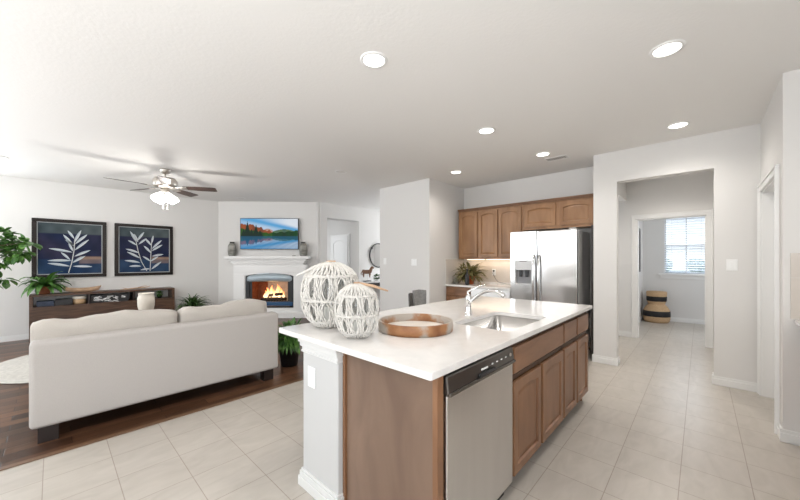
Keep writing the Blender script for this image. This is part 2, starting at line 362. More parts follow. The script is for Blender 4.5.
def casing(name, axis, c, n, a0, a1, z1, w=0.07, t=0.018, m='trim', depth=None):
    """white casing around an opening, on plane c with outward side n (+-1); with depth, also lines the jamb"""
    bm = nb()
    def b(p, q, lo, hi, cc0, cc1):
        if axis == 'x': box(bm, min(cc0, cc1), p, lo, max(cc0, cc1), q, hi)
        else: box(bm, p, min(cc0, cc1), lo, q, max(cc0, cc1), hi)
    c2 = c + n * t
    b(a0 - w, a0 - .0005, 0, z1, c, c2); b(a1, a1 + w, 0, z1, c, c2); b(a0 - w, a1 + w, z1, z1 + w, c, c2)
    b(a0 - w - .001, a0 - w * 0.75, 0.0, z1 + w * 0.75, c + n * .0005, c + n * t * 1.5); b(a1 + w * 0.75, a1 + w + .001, 0.0, z1 + w * 0.75, c + n * .0005, c + n * t * 1.5); b(a0 - w - .001, a1 + w + .001, z1 + w * 0.75 + .0005, z1 + w + .001, c + n * .0005, c + n * t * 1.5)
    if depth:
        d0 = c + n * 0.001; d1 = c - n * depth
        b(a0, a0 + 0.016, 0, z1, d0, d1); b(a1 - 0.016, a1, 0, z1, d0, d1); b(a0, a1, z1 - 0.016, z1, d0, d1)
    return struct(name, bm, M[m], bev=0.003)
casing('trim_2', 'x', 6.88, -1, -0.07, 0.80, 2.05, w=0.075, depth=0.12)
casing('trim_3', 'y', -0.45, 1, 3.88, 4.80, 2.03, w=0.062, depth=0.10)

# ---- doors
def door_rings(w, h, arch, m0, depth_in, rail=0.06, n=10):
    def loop(mg, d):
        pts = [(mg, mg), (w - mg, mg), (w - mg, h - mg - arch)]
        for k in range(1, n): 
            t = k / n; x = (w - mg) + (2 * mg - w) * t
            pts.append((x, h - mg - arch + arch * math.sin(PI * t) ** 0.9))
        pts.append((mg, h - mg - arch)); return [(a, b, d) for a, b in pts]
    def outer(d):
        pts = [(0, 0), (w, 0), (w, h)]
        for k in range(1, n): pts.append((w - w * k / n, h))
        pts.append((0, h)); return [(a, b, d) for a, b in pts]
    return outer, loop
def panel_door(bm, o, u, v, nrm, w, h, arch=0.03, th=0.02, rail=0.05, mi=0):
    """raised panel door, arched panel head; front face along nrm"""
    outer, loop = door_rings(w, h, arch, 0, 0, rail)
    rings = [outer(0), outer(th - 0.003)]
    r = outer(th); rings.append([(min(max(a, 0.003), w - 0.003), min(max(b, 0.003), h - 0.003), d) for a, b, d in r])
    rings += [loop(rail, th), loop(rail + 0.005, th - 0.011), loop(rail + 0.010, th - 0.013), loop(rail + 0.030, th - 0.008)]
    V = [[bm.verts.new(o + u * a + v * b + nrm * d) for a, b, d in rr] for rr in rings]
    n = len(V[0])
    for A, B in zip(V, V[1:]):
        for k in range(n): bm.faces.new((A[k], A[(k + 1) % n], B[(k + 1) % n], B[k])).material_index = mi
    bm.faces.new(V[-1]).material_index = mi; bm.faces.new(list(reversed(V[0]))).material_index = mi
    bmesh.ops.recalc_face_normals(bm, faces=bm.faces)
def panel_door_obj(name, parent, o, u, v, nrm, w, h, m, **k):
    bm = nb(); panel_door(bm, Vector(o), Vector(u), Vector(v), Vector(nrm), w, h, **k); return obj(name, bm, m, parent)
def slab(bm, o, u, v, nrm, w, h, th):
    obox(bm, Vector(o), Vector(u), Vector(v), Vector(nrm), 0, 0, 0, w, h, th); bmesh.ops.recalc_face_normals(bm, faces=bm.faces)

# closed white door in the right hall wall
bm = nb(); panel_door(bm, Vector((3.885, -0.585, 0.004)), Vector((1, 0, 0)), Vector((0, 0, 1)), Vector((0, 1, 0)), 0.91, 2.02, arch=0.06, th=0.035, rail=0.11)
d1 = struct('door_1', bm, M['trim'])
# white arched panel door beyond the passage
bm = nb()
panel_door(bm, Vector((5.797, 8.20, 1.05)), Vector((0, -1, 0)), ZV, Vector((-1, 0, 0)), 0.78, 0.98, arch=0.10, th=0.035, rail=0.10)
panel_door(bm, Vector((5.797, 8.20, 0.01)), Vector((0, -1, 0)), ZV, Vector((-1, 0, 0)), 0.78, 1.04, arch=0.0, th=0.035, rail=0.10)
d2 = struct('door_2', bm, M['trim'])
casing('trim_4', 'x', 5.8, -1, 7.42, 8.20, 2.03, w=0.07)
bm = nb(); lathe(bm, (5.765, 8.14, 0.95), [(0.008, 0), (0.008, 0.03), (0.024, 0.035), (0.024, 0.055), (0.01, 0.06)], 16, axis=(-1, 0, 0)); obj('door_knob', bm, M['nickel'], d2, True)

# ---- windows (rear ones let the daylight in; window_1 is the one in the photograph)
def window(name, axis, c0, c1, a0, a1, z0, z1, muntin=True, n_in=-1):
    bm = nb(); g = nb()
    def b(B, p, q, lo, hi, cc0, cc1):
        if axis == 'x': box(B, cc0, p, lo, cc1, q, hi)
        else: box(B, p, cc0, lo, q, cc1, hi)
    m = (c0 + c1) / 2
    for (p, q, lo, hi) in ((a0, a0 + .035, z0, z1), (a1 - .035, a1, z0, z1), (a0 + .035, a1 - .035, z0, z0 + .035), (a0 + .035, a1 - .035, z1 - .035, z1), (a0 + .035, a1 - .035, (z0 + z1) / 2 - .02, (z0 + z1) / 2 + .02)):
        b(bm, p, q, lo, hi, m - .03, m + .03)
    if muntin: b(bm, (a0 + a1) / 2 - .01, (a0 + a1) / 2 + .01, z0 + .035, z1 - .035, m - .012, m + .012)
    o = struct(name, bm, M['trim'])
    b(g, a0 + .03, a1 - .03, z0 + .03, z1 - .03, m - .002, m + .002); obj('pane', g, M['glass'], o)
    return o
w1 = window('window_1', 'x', 9.30, 9.40, -0.15, 0.59, 1.05, 2.31)
bm = nb(); box(bm, 9.215, -0.24, 1.015, 9.30, 0.68, 1.05); box(bm, 9.262, -0.21, 0.935, 9.28, 0.65, 1.015); obj('window_sill', bm, M['trim'], w1, bev=0.004)
for i, (a, b, lo, hi) in enumerate(RW): window('window_%d' % (i + 2), 'x', -3.3, -3.2, a, b, lo, hi)
window('window_6', 'y', -1.29, -1.17, -2.2, 0.4, 1.0, 2.2)
window('window_8', 'y', 8.40, 8.52, -2.8, -1.0, .6, 2.4)  # unseen window, invented to carry the side fill
window('window_7', 'x', 8.0, 8.12, 5.0, 6.2, 0.7, 2.3)
# venetian blind
bl = thing('window_blind', 'white horizontal slatted blind in the window beyond the hall', 'blind', (9.29, 0.22, 2.30))
obj('head_rail', bx(9.262, -0.145, 2.262, 9.30, 0.585, 2.308), M['blind'], bl, bev=.003)
bm = nb(); z = 2.235
while z > 1.09:
    v = box(bm, 9.262, -0.14, z, 9.30, 0.58, z + 0.0035)
    for q in v: q.co.z += (q.co.x - 9.281) * 0.38
    z -= 0.050
o = obj('slats', bm, M['blind'], bl); o['kind'] = 'stuff'
obj('bottom_rail', bx(9.265, -0.14, 1.065, 9.298, 0.58, 1.083), M['blind'], bl)
bm = nb()
for y in (-0.02, 0.46): box(bm, 9.2805, y, 1.08, 9.2815, y + 0.003, 2.27)
obj('ladder_cord', bm, M['blind'], bl)
# outside
struct('ground_outside', bx(9.6, -14, -0.3, 60, 16, -0.2), M['grass'])
random.seed(5)
for i in range(9):
    hx = 52 + random.uniform(-2, 2); hy = -9 + i * 3.1; r = random.uniform(.75, .95)
    bm = nb(); bmesh.ops.create_icosphere(bm, subdivisions=3, radius=1)
    for v in bm.verts:
        k = 1 + 0.16 * math.sin(v.co.x * 9 + i) * math.sin(v.co.y * 8) + random.uniform(-.05, .05)
        v.co = Vector((hx + v.co.x * r * k, hy + v.co.y * r * k, -0.2 + (v.co.z + 0.9) * r * k * 1.1))
    tag(obj('distant_bush', bm, M['hedge'], origin=(hx, hy, -0.2)), 'hazy green bush on the horizon outside the blinds', 'bush', 'bushes far outside the window')

# ------------------------------------------------------------------ ceiling fixtures
LIT = [(1.52, 1.66, 'round recessed ceiling light above the island lanterns, large and bright', 9),
       (2.756, 0.16, 'round recessed ceiling light in front of the hall opening, towards the room', 9),
       (3.172, 1.68, 'round recessed ceiling light above the island sink end', 9),
       (4.385, 0.167, 'round recessed ceiling light close above the hall opening wall', 9),
       (4.379, 1.51, 'round recessed ceiling light beside the air vent', 9),
       (4.34, 2.825, 'small round recessed ceiling light near the pantry wall corner', 9)]
def downlight(x, y, label, watts, grp):
    t = thing('recessed_light', label, 'ceiling light', (x, y, H), grp)
    bm = nb(); lathe(bm, (x, y, H), [(0.072, -0.004), (0.076, -0.009), (0.092, -0.007), (0.095, -0.0005)], 40, capb=False, capt=False); obj('trim_ring', bm, M['trim'], t, True)
    bm = nb(); lathe(bm, (x, y, H), [(0.073, -0.005), (0.073, -0.001)], 40); obj('diffuser', bm, M['emit'] if watts else M['unlit'], t)
    if watts:
        l = bpy.data.lights.new('downlight', 'SPOT'); l.energy = watts * 3.1; l.spot_size = math.radians(150); l.spot_blend = 1.0; l.color = (1.0, 0.95, 0.89); l.shadow_soft_size = 0.07
        o = bpy.data.objects.new('downlight_lamp', l); C.objects.link(o); o.location = (0, 0, -0.03); o.parent = t
for a in LIT: downlight(*a, 'lit recessed ceiling lights')
downlight(5.95, .30, 'added unseen ceiling light brightening the hall behind the opening', 21, 'lit recessed ceiling lights')  # invented lamp, added to brighten the hall walls
for x, y, lb in ((3.085, 4.132, 'unlit round recessed ceiling light left of the pantry wall'), (2.878, 7.541, 'unlit round recessed ceiling light in front of the fireplace wall'), (-0.50, 6.9, 'unlit round recessed ceiling light cut by the left edge, away from the fan')):
    downlight(x, y, lb, 0, 'unlit recessed ceiling lights')
# air vent
va = thing('air_vent', 'white rectangular louvred air vent on the kitchen ceiling', 'vent', (4.68, 1.43, H))
bm = nb(); box(bm, 4.60, 1.29, H - .008, 4.615, 1.57, H); box(bm, 4.745, 1.29, H - .008, 4.76, 1.57, H); box(bm, 4.615, 1.29, H - .008, 4.745, 1.305, H); box(bm, 4.615, 1.555, H - .008, 4.745, 1.57, H)
obj('vent_frame', bm, M['trim'], va)
obj('backing', bx(4.615, 1.305, H - .002, 4.745, 1.555, H - 0.0005), M['gap'], va)
bm = nb()
for k in range(9):
    y = 1.312 + k * 0.027
    v = box(bm, 4.615, y, H - .007, 4.745, y + .013, H - .005)
obj('louvres', bm, M['trim'], va)

# ---- ceiling fan
fx, fy = 1.18, 6.02
fan = thing('ceiling_fan', 'brushed nickel ceiling fan with dark walnut blades and lit glass shades', 'ceiling fan', (fx, fy, H))
bm = nb(); lathe(bm, (fx, fy, 0), [(0.03, 2.67), (0.055, 2.685), (0.072, 2.715), (0.075, 2.74)], 32); obj('canopy', bm, M['nickel'], fan, True)
bm = nb(); tube(bm, [(fx, fy, 2.60), (fx, fy, 2.68)], 0.014, 16); obj('downrod', bm, M['nickel'], fan)
bm = nb(); lathe(bm, (fx, fy, 0), [(0.05, 2.445), (0.13, 2.455), (0.155, 2.475), (0.158, 2.56), (0.14, 2.60), (0.06, 2.618), (0.02, 2.62)], 40); obj('motor_housing', bm, M['nickel'], fan, True)
bm = nb(); lathe(bm, (fx, fy, 0), [(0.03, 2.33), (0.06, 2.345), (0.065, 2.40), (0.05, 2.445)], 32); obj('light_fitter', bm, M['nickel'], fan, True)
for k in range(5):
    a = math.radians(17 + 72 * k - 47.1); u = Vector((math.cos(a), math.sin(a), 0)); v = Vector((-u.y, u.x, 0)); o = Vector((fx, fy, 2.462))
    tilt = math.radians(-12); vv = (v * math.cos(tilt) + ZV * math.sin(tilt)); nn = u.cross(vv)
    bm = nb(); obox(bm, o, u, vv, nn, 0.13, -0.02, -0.004, 0.26, 0.02, 0.004); obox(bm, o, u, vv, nn, 0.22, -0.045, -0.003, 0.29, 0.045, 0.005)
    br = obj('blade_iron', bm, M['nickel'], fan, bev=.002)
    bm = nb(); N = 14; top = []; bot = []
    out = []
    for i in range(N + 1):
        t = i / N; x = 0.24 + 0.46 * t; w = 0.052 + 0.022 * min(1, t * 2.2)
        if t > 0.93: w *= 0.88
        out.append((x, w))
    pts = [(x, w) for x, w in out] + [(x, -w) for x, w in reversed(out)]
    A = [bm.verts.new(o + u * x + vv * w + nn * 0.006) for x, w in pts]; B = [bm.verts.new(o + u * x + vv * w + nn * 0.012) for x, w in pts]
    bm.faces.new(A); bm.faces.new(list(reversed(B)))
    for i in range(len(A)): bm.faces.new((A[i], B[i], B[(i + 1) % len(A)], A[(i + 1) % len(A)]))
    bmesh.ops.recalc_face_normals(bm, faces=bm.faces)
    obj('blade', bm, M['fanblade'], fan)
for k in range(4):
    a = math.radians(20 + 90 * k); u = Vector((math.cos(a), math.sin(a), 0)); c = Vector((fx, fy, 2.375)) + u * 0.06
    ax = (u * 0.75 - ZV).normalized()
    bm = nb(); lathe(bm, c, [(0.022, 0.0), (0.024, 0.03), (0.045, 0.055), (0.062, 0.10), (0.068, 0.135), (0.060, 0.15), (0.02, 0.155)], 24, axis=ax); obj('glass_shade', bm, M['emitfan'], fan, True)
for s in (-1, 1):
    p = Vector((fx, fy, 0)) + RT * 0.035 * s
    bm = nb(); tube(bm, [p + ZV * 2.34, p + ZV * 2.16], 0.0022, 6); tube(bm, [p + ZV * 2.16, p + ZV * 2.135], 0.006, 8); obj('pull_chain', bm, M['nickel'], fan)
l = bpy.data.lights.new('fan_lamp', 'POINT'); l.energy = 26; l.color = (1, .96, .91); l.shadow_soft_size = 0.12
o = bpy.data.objects.new('fan_lamp', l); C.objects.link(o); o.location = (0, 0, -0.60); o.parent = fan

# ------------------------------------------------------------------ island
ix0, ix1 = 1.075, 3.46; fy0 = 0.77
def rrect(x0, y0, x1, y1, r, n=6):
    pts = []
    for cx, cy, a0 in ((x1 - r, y1 - r, 0), (x0 + r, y1 - r, 90), (x0 + r, y0 + r, 180), (x1 - r, y0 + r, 270)):
        for k in range(n + 1):
            a = math.radians(a0 + 90 * k / n); pts.append((cx + r * math.cos(a), cy + r * math.sin(a)))
    return pts
SX0, SX1, SY0, SY1 = 1.885, 2.57, 0.85, 1.262
bm = nb()
outp = rrect(0.988, 0.756, 3.53, 1.985, 0.010, 3); inp = rrect(SX0, SY0, SX1, SY1, 0.05)
def ringface(z, flip):
    ev = []; loops = []
    for pts in (outp, inp):
        vs = [bm.verts.new((x, y, z)) for x, y in pts]; loops.append(vs)
        for i in range(len(vs)): ev.append(bm.edges.new((vs[i], vs[(i + 1) % len(vs)])))
    bmesh.ops.triangle_fill(bm, edges=ev, use_beauty=True); return loops
t_ = ringface(0.915, 0); b_ = ringface(0.885, 1)
for A, B in zip(t_, b_):
    for i in range(len(A)): bm.faces.new((A[i], A[(i + 1) % len(A)], B[(i + 1) % len(A)], B[i]))
bmesh.ops.recalc_face_normals(bm, faces=bm.faces)
tag(obj('island_countertop', bm, M['quartz'], bev=0.003, origin=(2.2, 1.4, .885)), 'long glossy white quartz countertop on the kitchen island, with a sink cutout', 'countertop')
# sink
sk = thing('kitchen_sink', 'rectangular stainless steel undermount sink set in the island countertop', 'sink', (2.22, 1.06, 0.70))
bm = nb(); r0 = rrect(SX0 - .012, SY0 - .012, SX1 + .012, SY1 + .012, 0.06); r1 = rrect(SX0 - .003, SY0 - .003, SX1 + .003, SY1 + .003, 0.053); r2 = rrect(SX0 + .012, SY0 + .012, SX1 - .012, SY1 - .012, 0.05); r3 = rrect(SX0 + .05, SY0 + .05, SX1 - .05, SY1 - .05, 0.04)
RR = [[bm.verts.new((x, y, z)) for x, y in r] for r, z in ((r0, .884), (r1, .884), (r2, .72), (r3, .705))]
for A, B in zip(RR, RR[1:]):
    for i in range(len(A)):
        f = bm.faces.new((A[i], A[(i + 1) % len(A)], B[(i + 1) % len(A)], B[i])); f.smooth = True
bm.faces.new(RR[-1]); bmesh.ops.recalc_face_normals(bm, faces=bm.faces)
for f in bm.faces: f.normal_flip()
o = obj('basin', bm, M['sinksteel'], sk); s = o.modifiers.new('t', 'SOLIDIFY'); s.thickness = 0.002; s.offset = -1
bm = nb(); lathe(bm, (2.22, 1.06, 0), [(0.055, .706), (0.052, .710), (0.04, .708), (0.02, .707)], 24); obj('drain', bm, M['chrome'], sk, True)
# faucet
fc = thing('kitchen_faucet', 'polished chrome single-lever faucet arching over the sink', 'faucet', (2.215, 1.325, .915))
bm = nb(); lathe(bm, (2.215, 1.325, 0), [(0.030, .9155), (0.030, .922), (0.022, .93), (0.021, 1.02), (0.024, 1.03), (0.024, 1.065), (0.016, 1.08)], 24); obj('body', bm, M['chrome'], fc, True)
pts = []
for k in range(17):
    t = k / 16; y = 1.31 - 0.285 * t; z = 1.00 + 0.115 * math.sin(PI * (0.05 + t * 0.72)) / 1.0 + 0.0 * t
    pts.append((2.205, y, z + 0.012 * t))
bm = nb(); tube(bm, pts, [0.013] * 12 + [0.014, 0.016, 0.018, 0.018, 0.017], 14); obj('spout', bm, M['chrome'], fc, True)
bm = nb(); tube(bm, [(2.205, 1.315, 1.07), (2.215, 1.335, 1.10), (2.255, 1.28, 1.135), (2.30, 1.235, 1.155)], [0.013, 0.009, 0.007, 0.009], 10); obj('lever', bm, M['chrome'], fc, True)

# end panel + carcass + fronts
cabA = thing('sink_base_cabinet', 'brown wooden sink cabinet with one wide false drawer front over two doors', 'cabinet', (2.22, 1.08, 0))
bm = nb()
for v in ((1.775, 0.775, .10, 1.793, 1.375, .884), (2.684, 0.775, .10, 2.702, 1.375, .884), (1.793, 1.357, .10, 2.684, 1.375, .884), (1.793, 0.775, .10, 2.684, 1.357, .118)): box(bm, *v)
obj('carcass', bm, M['cab'], cabA)
obj('toe_kick', bx(1.775, 0.835, 0.0, 2.702, 0.85, .10), M['gap'], cabA)
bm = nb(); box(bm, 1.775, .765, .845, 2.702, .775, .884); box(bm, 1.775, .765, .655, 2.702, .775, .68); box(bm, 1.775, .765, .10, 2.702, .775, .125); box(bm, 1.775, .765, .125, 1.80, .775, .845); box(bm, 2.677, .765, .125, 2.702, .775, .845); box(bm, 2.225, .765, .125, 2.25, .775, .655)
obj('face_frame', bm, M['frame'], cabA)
U = (1, 0, 0); NY = (0, -1, 0); ZZ = (0, 0, 1)
bm = nb(); slab(bm, (1.79, .765, .70), U, ZZ, NY, .895, .15, .02); obj('drawer_front', bm, M['cabh'], cabA, bev=.005)
for x0, x1 in ((1.79, 2.21), (2.248, 2.685)):
    panel_door_obj('door', cabA, (x0, .765, .115), U, ZZ, NY, x1 - x0, .535, M['cab'], arch=0.016)
cabB = thing('double_drawer_cabinet', 'brown wooden island cabinet with two small drawers over two narrow doors', 'cabinet', (3.08, 1.08, 0))
bm = nb(); box(bm, 2.704, 0.775, .10, ix1, 1.375, .884); obj('carcass', bm, M['cab'], cabB)
obj('toe_kick', bx(2.704, 0.835, 0.0, ix1 - .06, 0.85, .10), M['gap'], cabB)
obj('side_foot', bx(ix1 - .018, 0.80, 0.0, ix1, 1.375, .10), M['cab'], cabB)
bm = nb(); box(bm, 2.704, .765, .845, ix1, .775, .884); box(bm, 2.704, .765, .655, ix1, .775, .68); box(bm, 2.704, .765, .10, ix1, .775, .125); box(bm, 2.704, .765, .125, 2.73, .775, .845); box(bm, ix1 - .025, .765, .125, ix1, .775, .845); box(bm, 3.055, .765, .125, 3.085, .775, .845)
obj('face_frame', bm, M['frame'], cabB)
for x0, x1 in ((2.718, 3.05), (3.088, 3.44)):
    bm = nb(); slab(bm, (x0, .765, .70), U, ZZ, NY, x1 - x0, .15, .02); obj('drawer_front', bm, M['cabh'], cabB, bev=.005)
    panel_door_obj('door', cabB, (x0, .765, .115), U, ZZ, NY, x1 - x0, .535, M['cab'], arch=0.013)
ep = thing('island_end_panel', 'flat brown stained wooden panel closing the near end of the island', 'panel', (1.08, 1.08, 0))
obj('side_panel', bx(1.075, .813, 0, 1.095, 1.385, .884), M['cabpanel'], ep)
o = obj('corner_stile', bx(1.070, .785, 0, 1.112, .812, .884), M['cab'], ep, bev=.002)
obj('edge_strip', bx(1.060, 1.385, 0, 1.095, 1.404, .884), M['cab'], ep)
# dishwasher
dw = thing('dishwasher', 'stainless steel dishwasher with a dark control strip in the island', 'dishwasher', (1.44, 1.08, 0))
obj('tub', bx(1.116, .79, .10, 1.772, 1.375, .880), M['blackmat'], dw)
obj('door_panel', bx(1.122, .745, .10, 1.766, .788, .778), M['steel'], dw, bev=.006)
bm = nb(); v = box(bm, 1.120, .735, .781, 1.768, .788, .862)
for q in v:
    if q.co.z > .85 and q.co.y < .74: q.co.y += .012
obj('control_panel', bm, M['blacksteel'], dw, bev=.006)
obj('handle_lip', bx(1.120, .727, .778, 1.768, .745, .795), mat('dark_pull_lip', (0.16, 0.15, 0.14), .2, .9), dw, bev=.006)
obj('pull_recess', bx(1.36, .724, .796, 1.52, .736, .812), M['black'], dw, bev=.004)
bm = nb(); box(bm, 1.395, .7345, .822, 1.455, .738, .830)
obj('badge', bm, M['white'], dw)
for k, x in enumerate((1.50, 1.55, 1.60, 1.65)):
    bm = nb(); box(bm, x, .7345, .826, x + .012, .738, .832); obj('button', bm, M['white'], dw)
bm = nb(); lathe(bm, (1.715, .738, .83), [(0.010, 0), (0.009, .004)], 20, axis=NY); obj('button', bm, M['nickel'], dw)
obj('toe_panel', bx(1.12, .80, 0, 1.768, .815, .10), M['black'], dw)
for q in (cabA, cabB, dw): q.location.y += .028
# knee wall with capital and base
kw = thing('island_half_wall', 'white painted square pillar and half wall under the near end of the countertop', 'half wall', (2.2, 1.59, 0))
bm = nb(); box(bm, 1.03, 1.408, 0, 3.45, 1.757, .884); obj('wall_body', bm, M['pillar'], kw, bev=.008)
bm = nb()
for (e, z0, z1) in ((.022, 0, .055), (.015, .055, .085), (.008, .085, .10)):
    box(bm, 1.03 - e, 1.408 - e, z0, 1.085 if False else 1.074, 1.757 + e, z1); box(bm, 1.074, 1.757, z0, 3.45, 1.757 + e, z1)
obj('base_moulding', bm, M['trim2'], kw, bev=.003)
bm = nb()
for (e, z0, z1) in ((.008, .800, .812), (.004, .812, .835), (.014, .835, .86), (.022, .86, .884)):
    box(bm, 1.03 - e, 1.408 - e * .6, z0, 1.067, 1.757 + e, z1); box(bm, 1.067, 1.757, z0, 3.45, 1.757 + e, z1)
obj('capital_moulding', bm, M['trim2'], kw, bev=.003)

def outlet(name, label, cat, c, n, kind, w=.072, h=.118):
    c = Vector(c); n = Vector(n); u = Vector((-n.y, n.x, 0))
    t = thing(name, label, cat, c)
    bm = nb(); obox(bm, c, u, ZV, n, -w / 2, -h / 2, 0, w / 2, h / 2, .006); obj('cover_plate', bm, M['white'], t, bev=.002)
    gang = max(1, round(w / .07))
    for g in range(gang):
        ox = (g - (gang - 1) / 2) * .046
        if kind == 'switch':
            bm = nb(); obox(bm, c, u, ZV, n, ox - .016, -.033, .006, ox + .016, .033, .010); obj('rocker', bm, M['white'], t, bev=.002)
        else:
            for s in (-1, 1):
                bm = nb(); obox(bm, c, u, ZV, n, ox - .015, s * .024 - .014, .006, ox + .015, s * .024 + .014, .009); obj('socket', bm, M['white'], t, bev=.002)
    return t
outlet('power_outlet', 'white power outlet on the island pillar face', 'outlet', (1.03, 1.657, .668), (-1, 0, 0), 'outlet')
outlet('light_switch', 'single white light switch on the pantry wall, towards the passage', 'switch', (4.36, 4.446, 1.325), (-1, 0, 0), 'switch')
outlet('light_switch', 'double white light switch on the pantry wall, near its kitchen corner', 'switch', (4.36, 3.713, 1.31), (-1, 0, 0), 'switch', w=.118)
outlet('light_switch', 'white light switch on the wall right of the hall opening', 'switch', (4.9, -.247, 1.297), (-1, 0, 0), 'switch', w=.085, h=.118)
wo_ = outlet('power_outlet', 'white power outlet with a black plug and drooping cord on the kitchen backsplash', 'outlet', (5.4528, 2.738, 1.13), (-1, 0, 0), 'outlet')
bm = nb(); box(bm, 5.425, 2.725, 1.14, 5.446, 2.752, 1.168); obj('plug', bm, M['black'], wo_, bev=.003)
bm = nb(); tube(bm, [(5.42, 2.738, 1.15), (5.40, 2.735, 1.10), (5.36, 2.66, 1.01), (5.30, 2.58, .965), (5.25, 2.40, .940), (5.22, 2.24, .95)], .004, 6); obj('cord', bm, M['black'], wo_)

# ------------------------------------------------------------------ things on the island
def lantern(name, label, c, R, Hh, handle, candle):
    c = Vector(c); t = thing(name, label, 'lantern', c)
    KN = [(0, .42), (.05, .60), (.15, .82), (.3, .96), (.48, 1.0), (.68, .97), (.80, .86), (.88, .70), (.95, .44), (1.0, .14)]
    def rad(z):   # egg profile of the woven shell
        q = max(0, min(1, z / Hh))
        for (q0, r0), (q1, r1) in zip(KN, KN[1:]):
            if q <= q1: return R * (r0 + (r1 - r0) * (q - q0) / (q1 - q0))
        return R * .14
    prof = [(rad(Hh * k / 24) * .90, Hh * k / 24 * .97) for k in range(21)]
    prof = [(R * .40, .002)] + prof[1:]
    bm = nb(); lathe(bm, c, prof, 36, capb=True, capt=False); obj('glass_jar', bm, M['glass'], t, True)
    bm = nb(); N = 12
    def P(ang, z, k=1.0): r = rad(z) * k; return c + Vector((math.cos(ang) * r, math.sin(ang) * r, z))
    sp = PI / N
    for i in range(N):
        for j_, off in enumerate((-.92, -.6, -.28, .04, .36, .68, .98)):
            pts = []; rr = []; ph = i * 1.3 + j_ * 2.1
            for j in range(37):
                z = .010 + (Hh * .985 - .010) * j / 36; q = z / Hh; hole = 0
                if .14 < q < .40: hole = math.sin((q - .14) / .26 * PI) ** .55
                elif .46 < q < .76: hole = math.sin((q - .46) / .30 * PI) ** .55
                a = 2 * PI * i / N + sp * off * (1 - .50 * hole) + sp * .10 * math.sin(q * 22 + ph) * (1 - .5 * hole)
                pts.append(P(a, z, 1.0 + .022 * math.sin(j * 1.3 + ph))); rr.append(.0042 * (R / .16) * (1 + .3 * math.sin(j * 1.9 + ph)))
            tube(bm, pts, rr, 5)
    obj('macrame_shell', bm, M['macrame'], t, True)
    bm = nb()
    for zq in (.43, .78, .11):
        for dz in (-.008, .008):
            pts = [P(2 * PI * k / 48, Hh * (zq + dz + .006 * math.sin(k * 2.1)), 1.02) for k in range(48)]
            tube(bm, pts, .0042 * R / .16, 5, closed=True)
    obj('tie_band', bm, M['macrame'], t, True)
    bm = nb(); lathe(bm, c, [(R * .15, Hh * .985), (R * .17, Hh * .995), (R * .15, Hh * 1.015), (R * .08, Hh * 1.01)], 20); obj('top_ring', bm, M['lightwood'], t, True)
    a = c + ZV * Hh * 1.0; d = Vector(handle) - a; u = d.normalized(); s = u.cross(ZV).normalized()
    bm = nb()
    for e in (-1, 1): tube(bm, [a + s * .010 * e, a + d * .5 + s * .014 * e + ZV * .006, a + d + s * .004 * e], [.0075 * R / .13, .007 * R / .13, .004], 7)
    obj('handle', bm, M['macrame'] if candle == 0 else M['lightwood'], t, True)
    ch = Hh * .3; bm = nb(); lathe(bm, c, [(R * .24, .012), (R * .25, .02), (R * .25, ch), (R * .22, ch + .004)], 24); cd = obj('candle', bm, M['candle'], t, True)
    return t
cb = D(331, 300, 2.13)
lantern('woven_lantern', 'taller white macrame lantern with rope handle at the island end', (cb.x, cb.y, .9152), .186, .425, D(297, 275.5, 2.0), 0)
cs = D(357, 300, 1.83)
lantern('woven_lantern', 'shorter white macrame lantern beside the round wooden tray', (cs.x, cs.y, .9152), .122, .305, D(388, 291, 1.80), 1)
ct = D(415.5, 325, 2.03)
tr = thing('round_tray', 'round wooden hoop tray in brown and whitewashed wood on the island', 'tray', (ct.x, ct.y, .9155))
bm = nb(); r = .232; lathe(bm, (ct.x, ct.y, .9155), [(r - .016, 0), (r, .001), (r + .002, .03), (r, .060), (r - .002, .062), (r - .014, .062), (r - .016, .060), (r - .016, 0.012)], 72, capb=True, capt=False); obj('hoop', bm, M['ring'], tr, False)
bm = nb(); lathe(bm, (ct.x, ct.y, .9155), [(r - .017, .004), (r - .017, .012)], 72); obj('tray_base', bm, M['trayin'], tr)

# ------------------------------------------------------------------ counter stool
st = thing('counter_stool', 'grey low-backed counter stool behind the far side of the island', 'stool', (3.02, 2.42, 0))
sx_, sy_ = 3.02, 2.42
bm = nb(); lathe(bm, (sx_, sy_, 0), [(.15, .60), (.185, .615), (.19, .66), (.16, .68), (.05, .685)], 32); obj('seat', bm, M['greyfab'], st, True)
for (a0, a1, nm, mk) in ((28, 88, 'backrest', 'greyfab'), (93, 128, 'backrest_wing', 'blacksteel')):
    bm = nb(); ri = []
    for k in range(13):
        a = math.radians(a0 + (a1 - a0) * k / 12); zt = .995 - .018 * abs(k / 12 - .5)
        ring = []
        for rr_, z in ((.150, .76), (.178, .76), (.186, zt - .012), (.163, zt - .012)):
            ring.append(bm.verts.new((sx_ + rr_ * math.cos(a), sy_ + rr_ * math.sin(a), z - (.03 if nm != 'backrest' and z > .9 else 0))))
        ri.append(ring)
    for A, B in zip(ri, ri[1:]):
        for k in range(4): bm.faces.new((A[k], A[(k + 1) % 4], B[(k + 1) % 4], B[k]))
    bm.faces.new(ri[0]); bm.faces.new(ri[-1]); bmesh.ops.recalc_face_normals(bm, faces=bm.faces)
    obj(nm, bm, M[mk], st, bev=.006)
bm = nb()
for a in (40, 76, 110):
    ca, sa = math.cos(math.radians(a)), math.sin(math.radians(a)); tube(bm, [(sx_ + .15 * ca, sy_ + .15 * sa, .64), (sx_ + .182 * ca, sy_ + .182 * sa, .80)], .009, 8)
obj('back_support', bm, M['blackmat'], st)
for k in range(4):
    a = math.radians(45 + 90 * k); bm = nb(); tube(bm, [(sx_ + .12 * math.cos(a), sy_ + .12 * math.sin(a), .61), (sx_ + .21 * math.cos(a), sy_ + .21 * math.sin(a), 0)], .012, 8); obj('leg', bm, M['blackmat'], st)
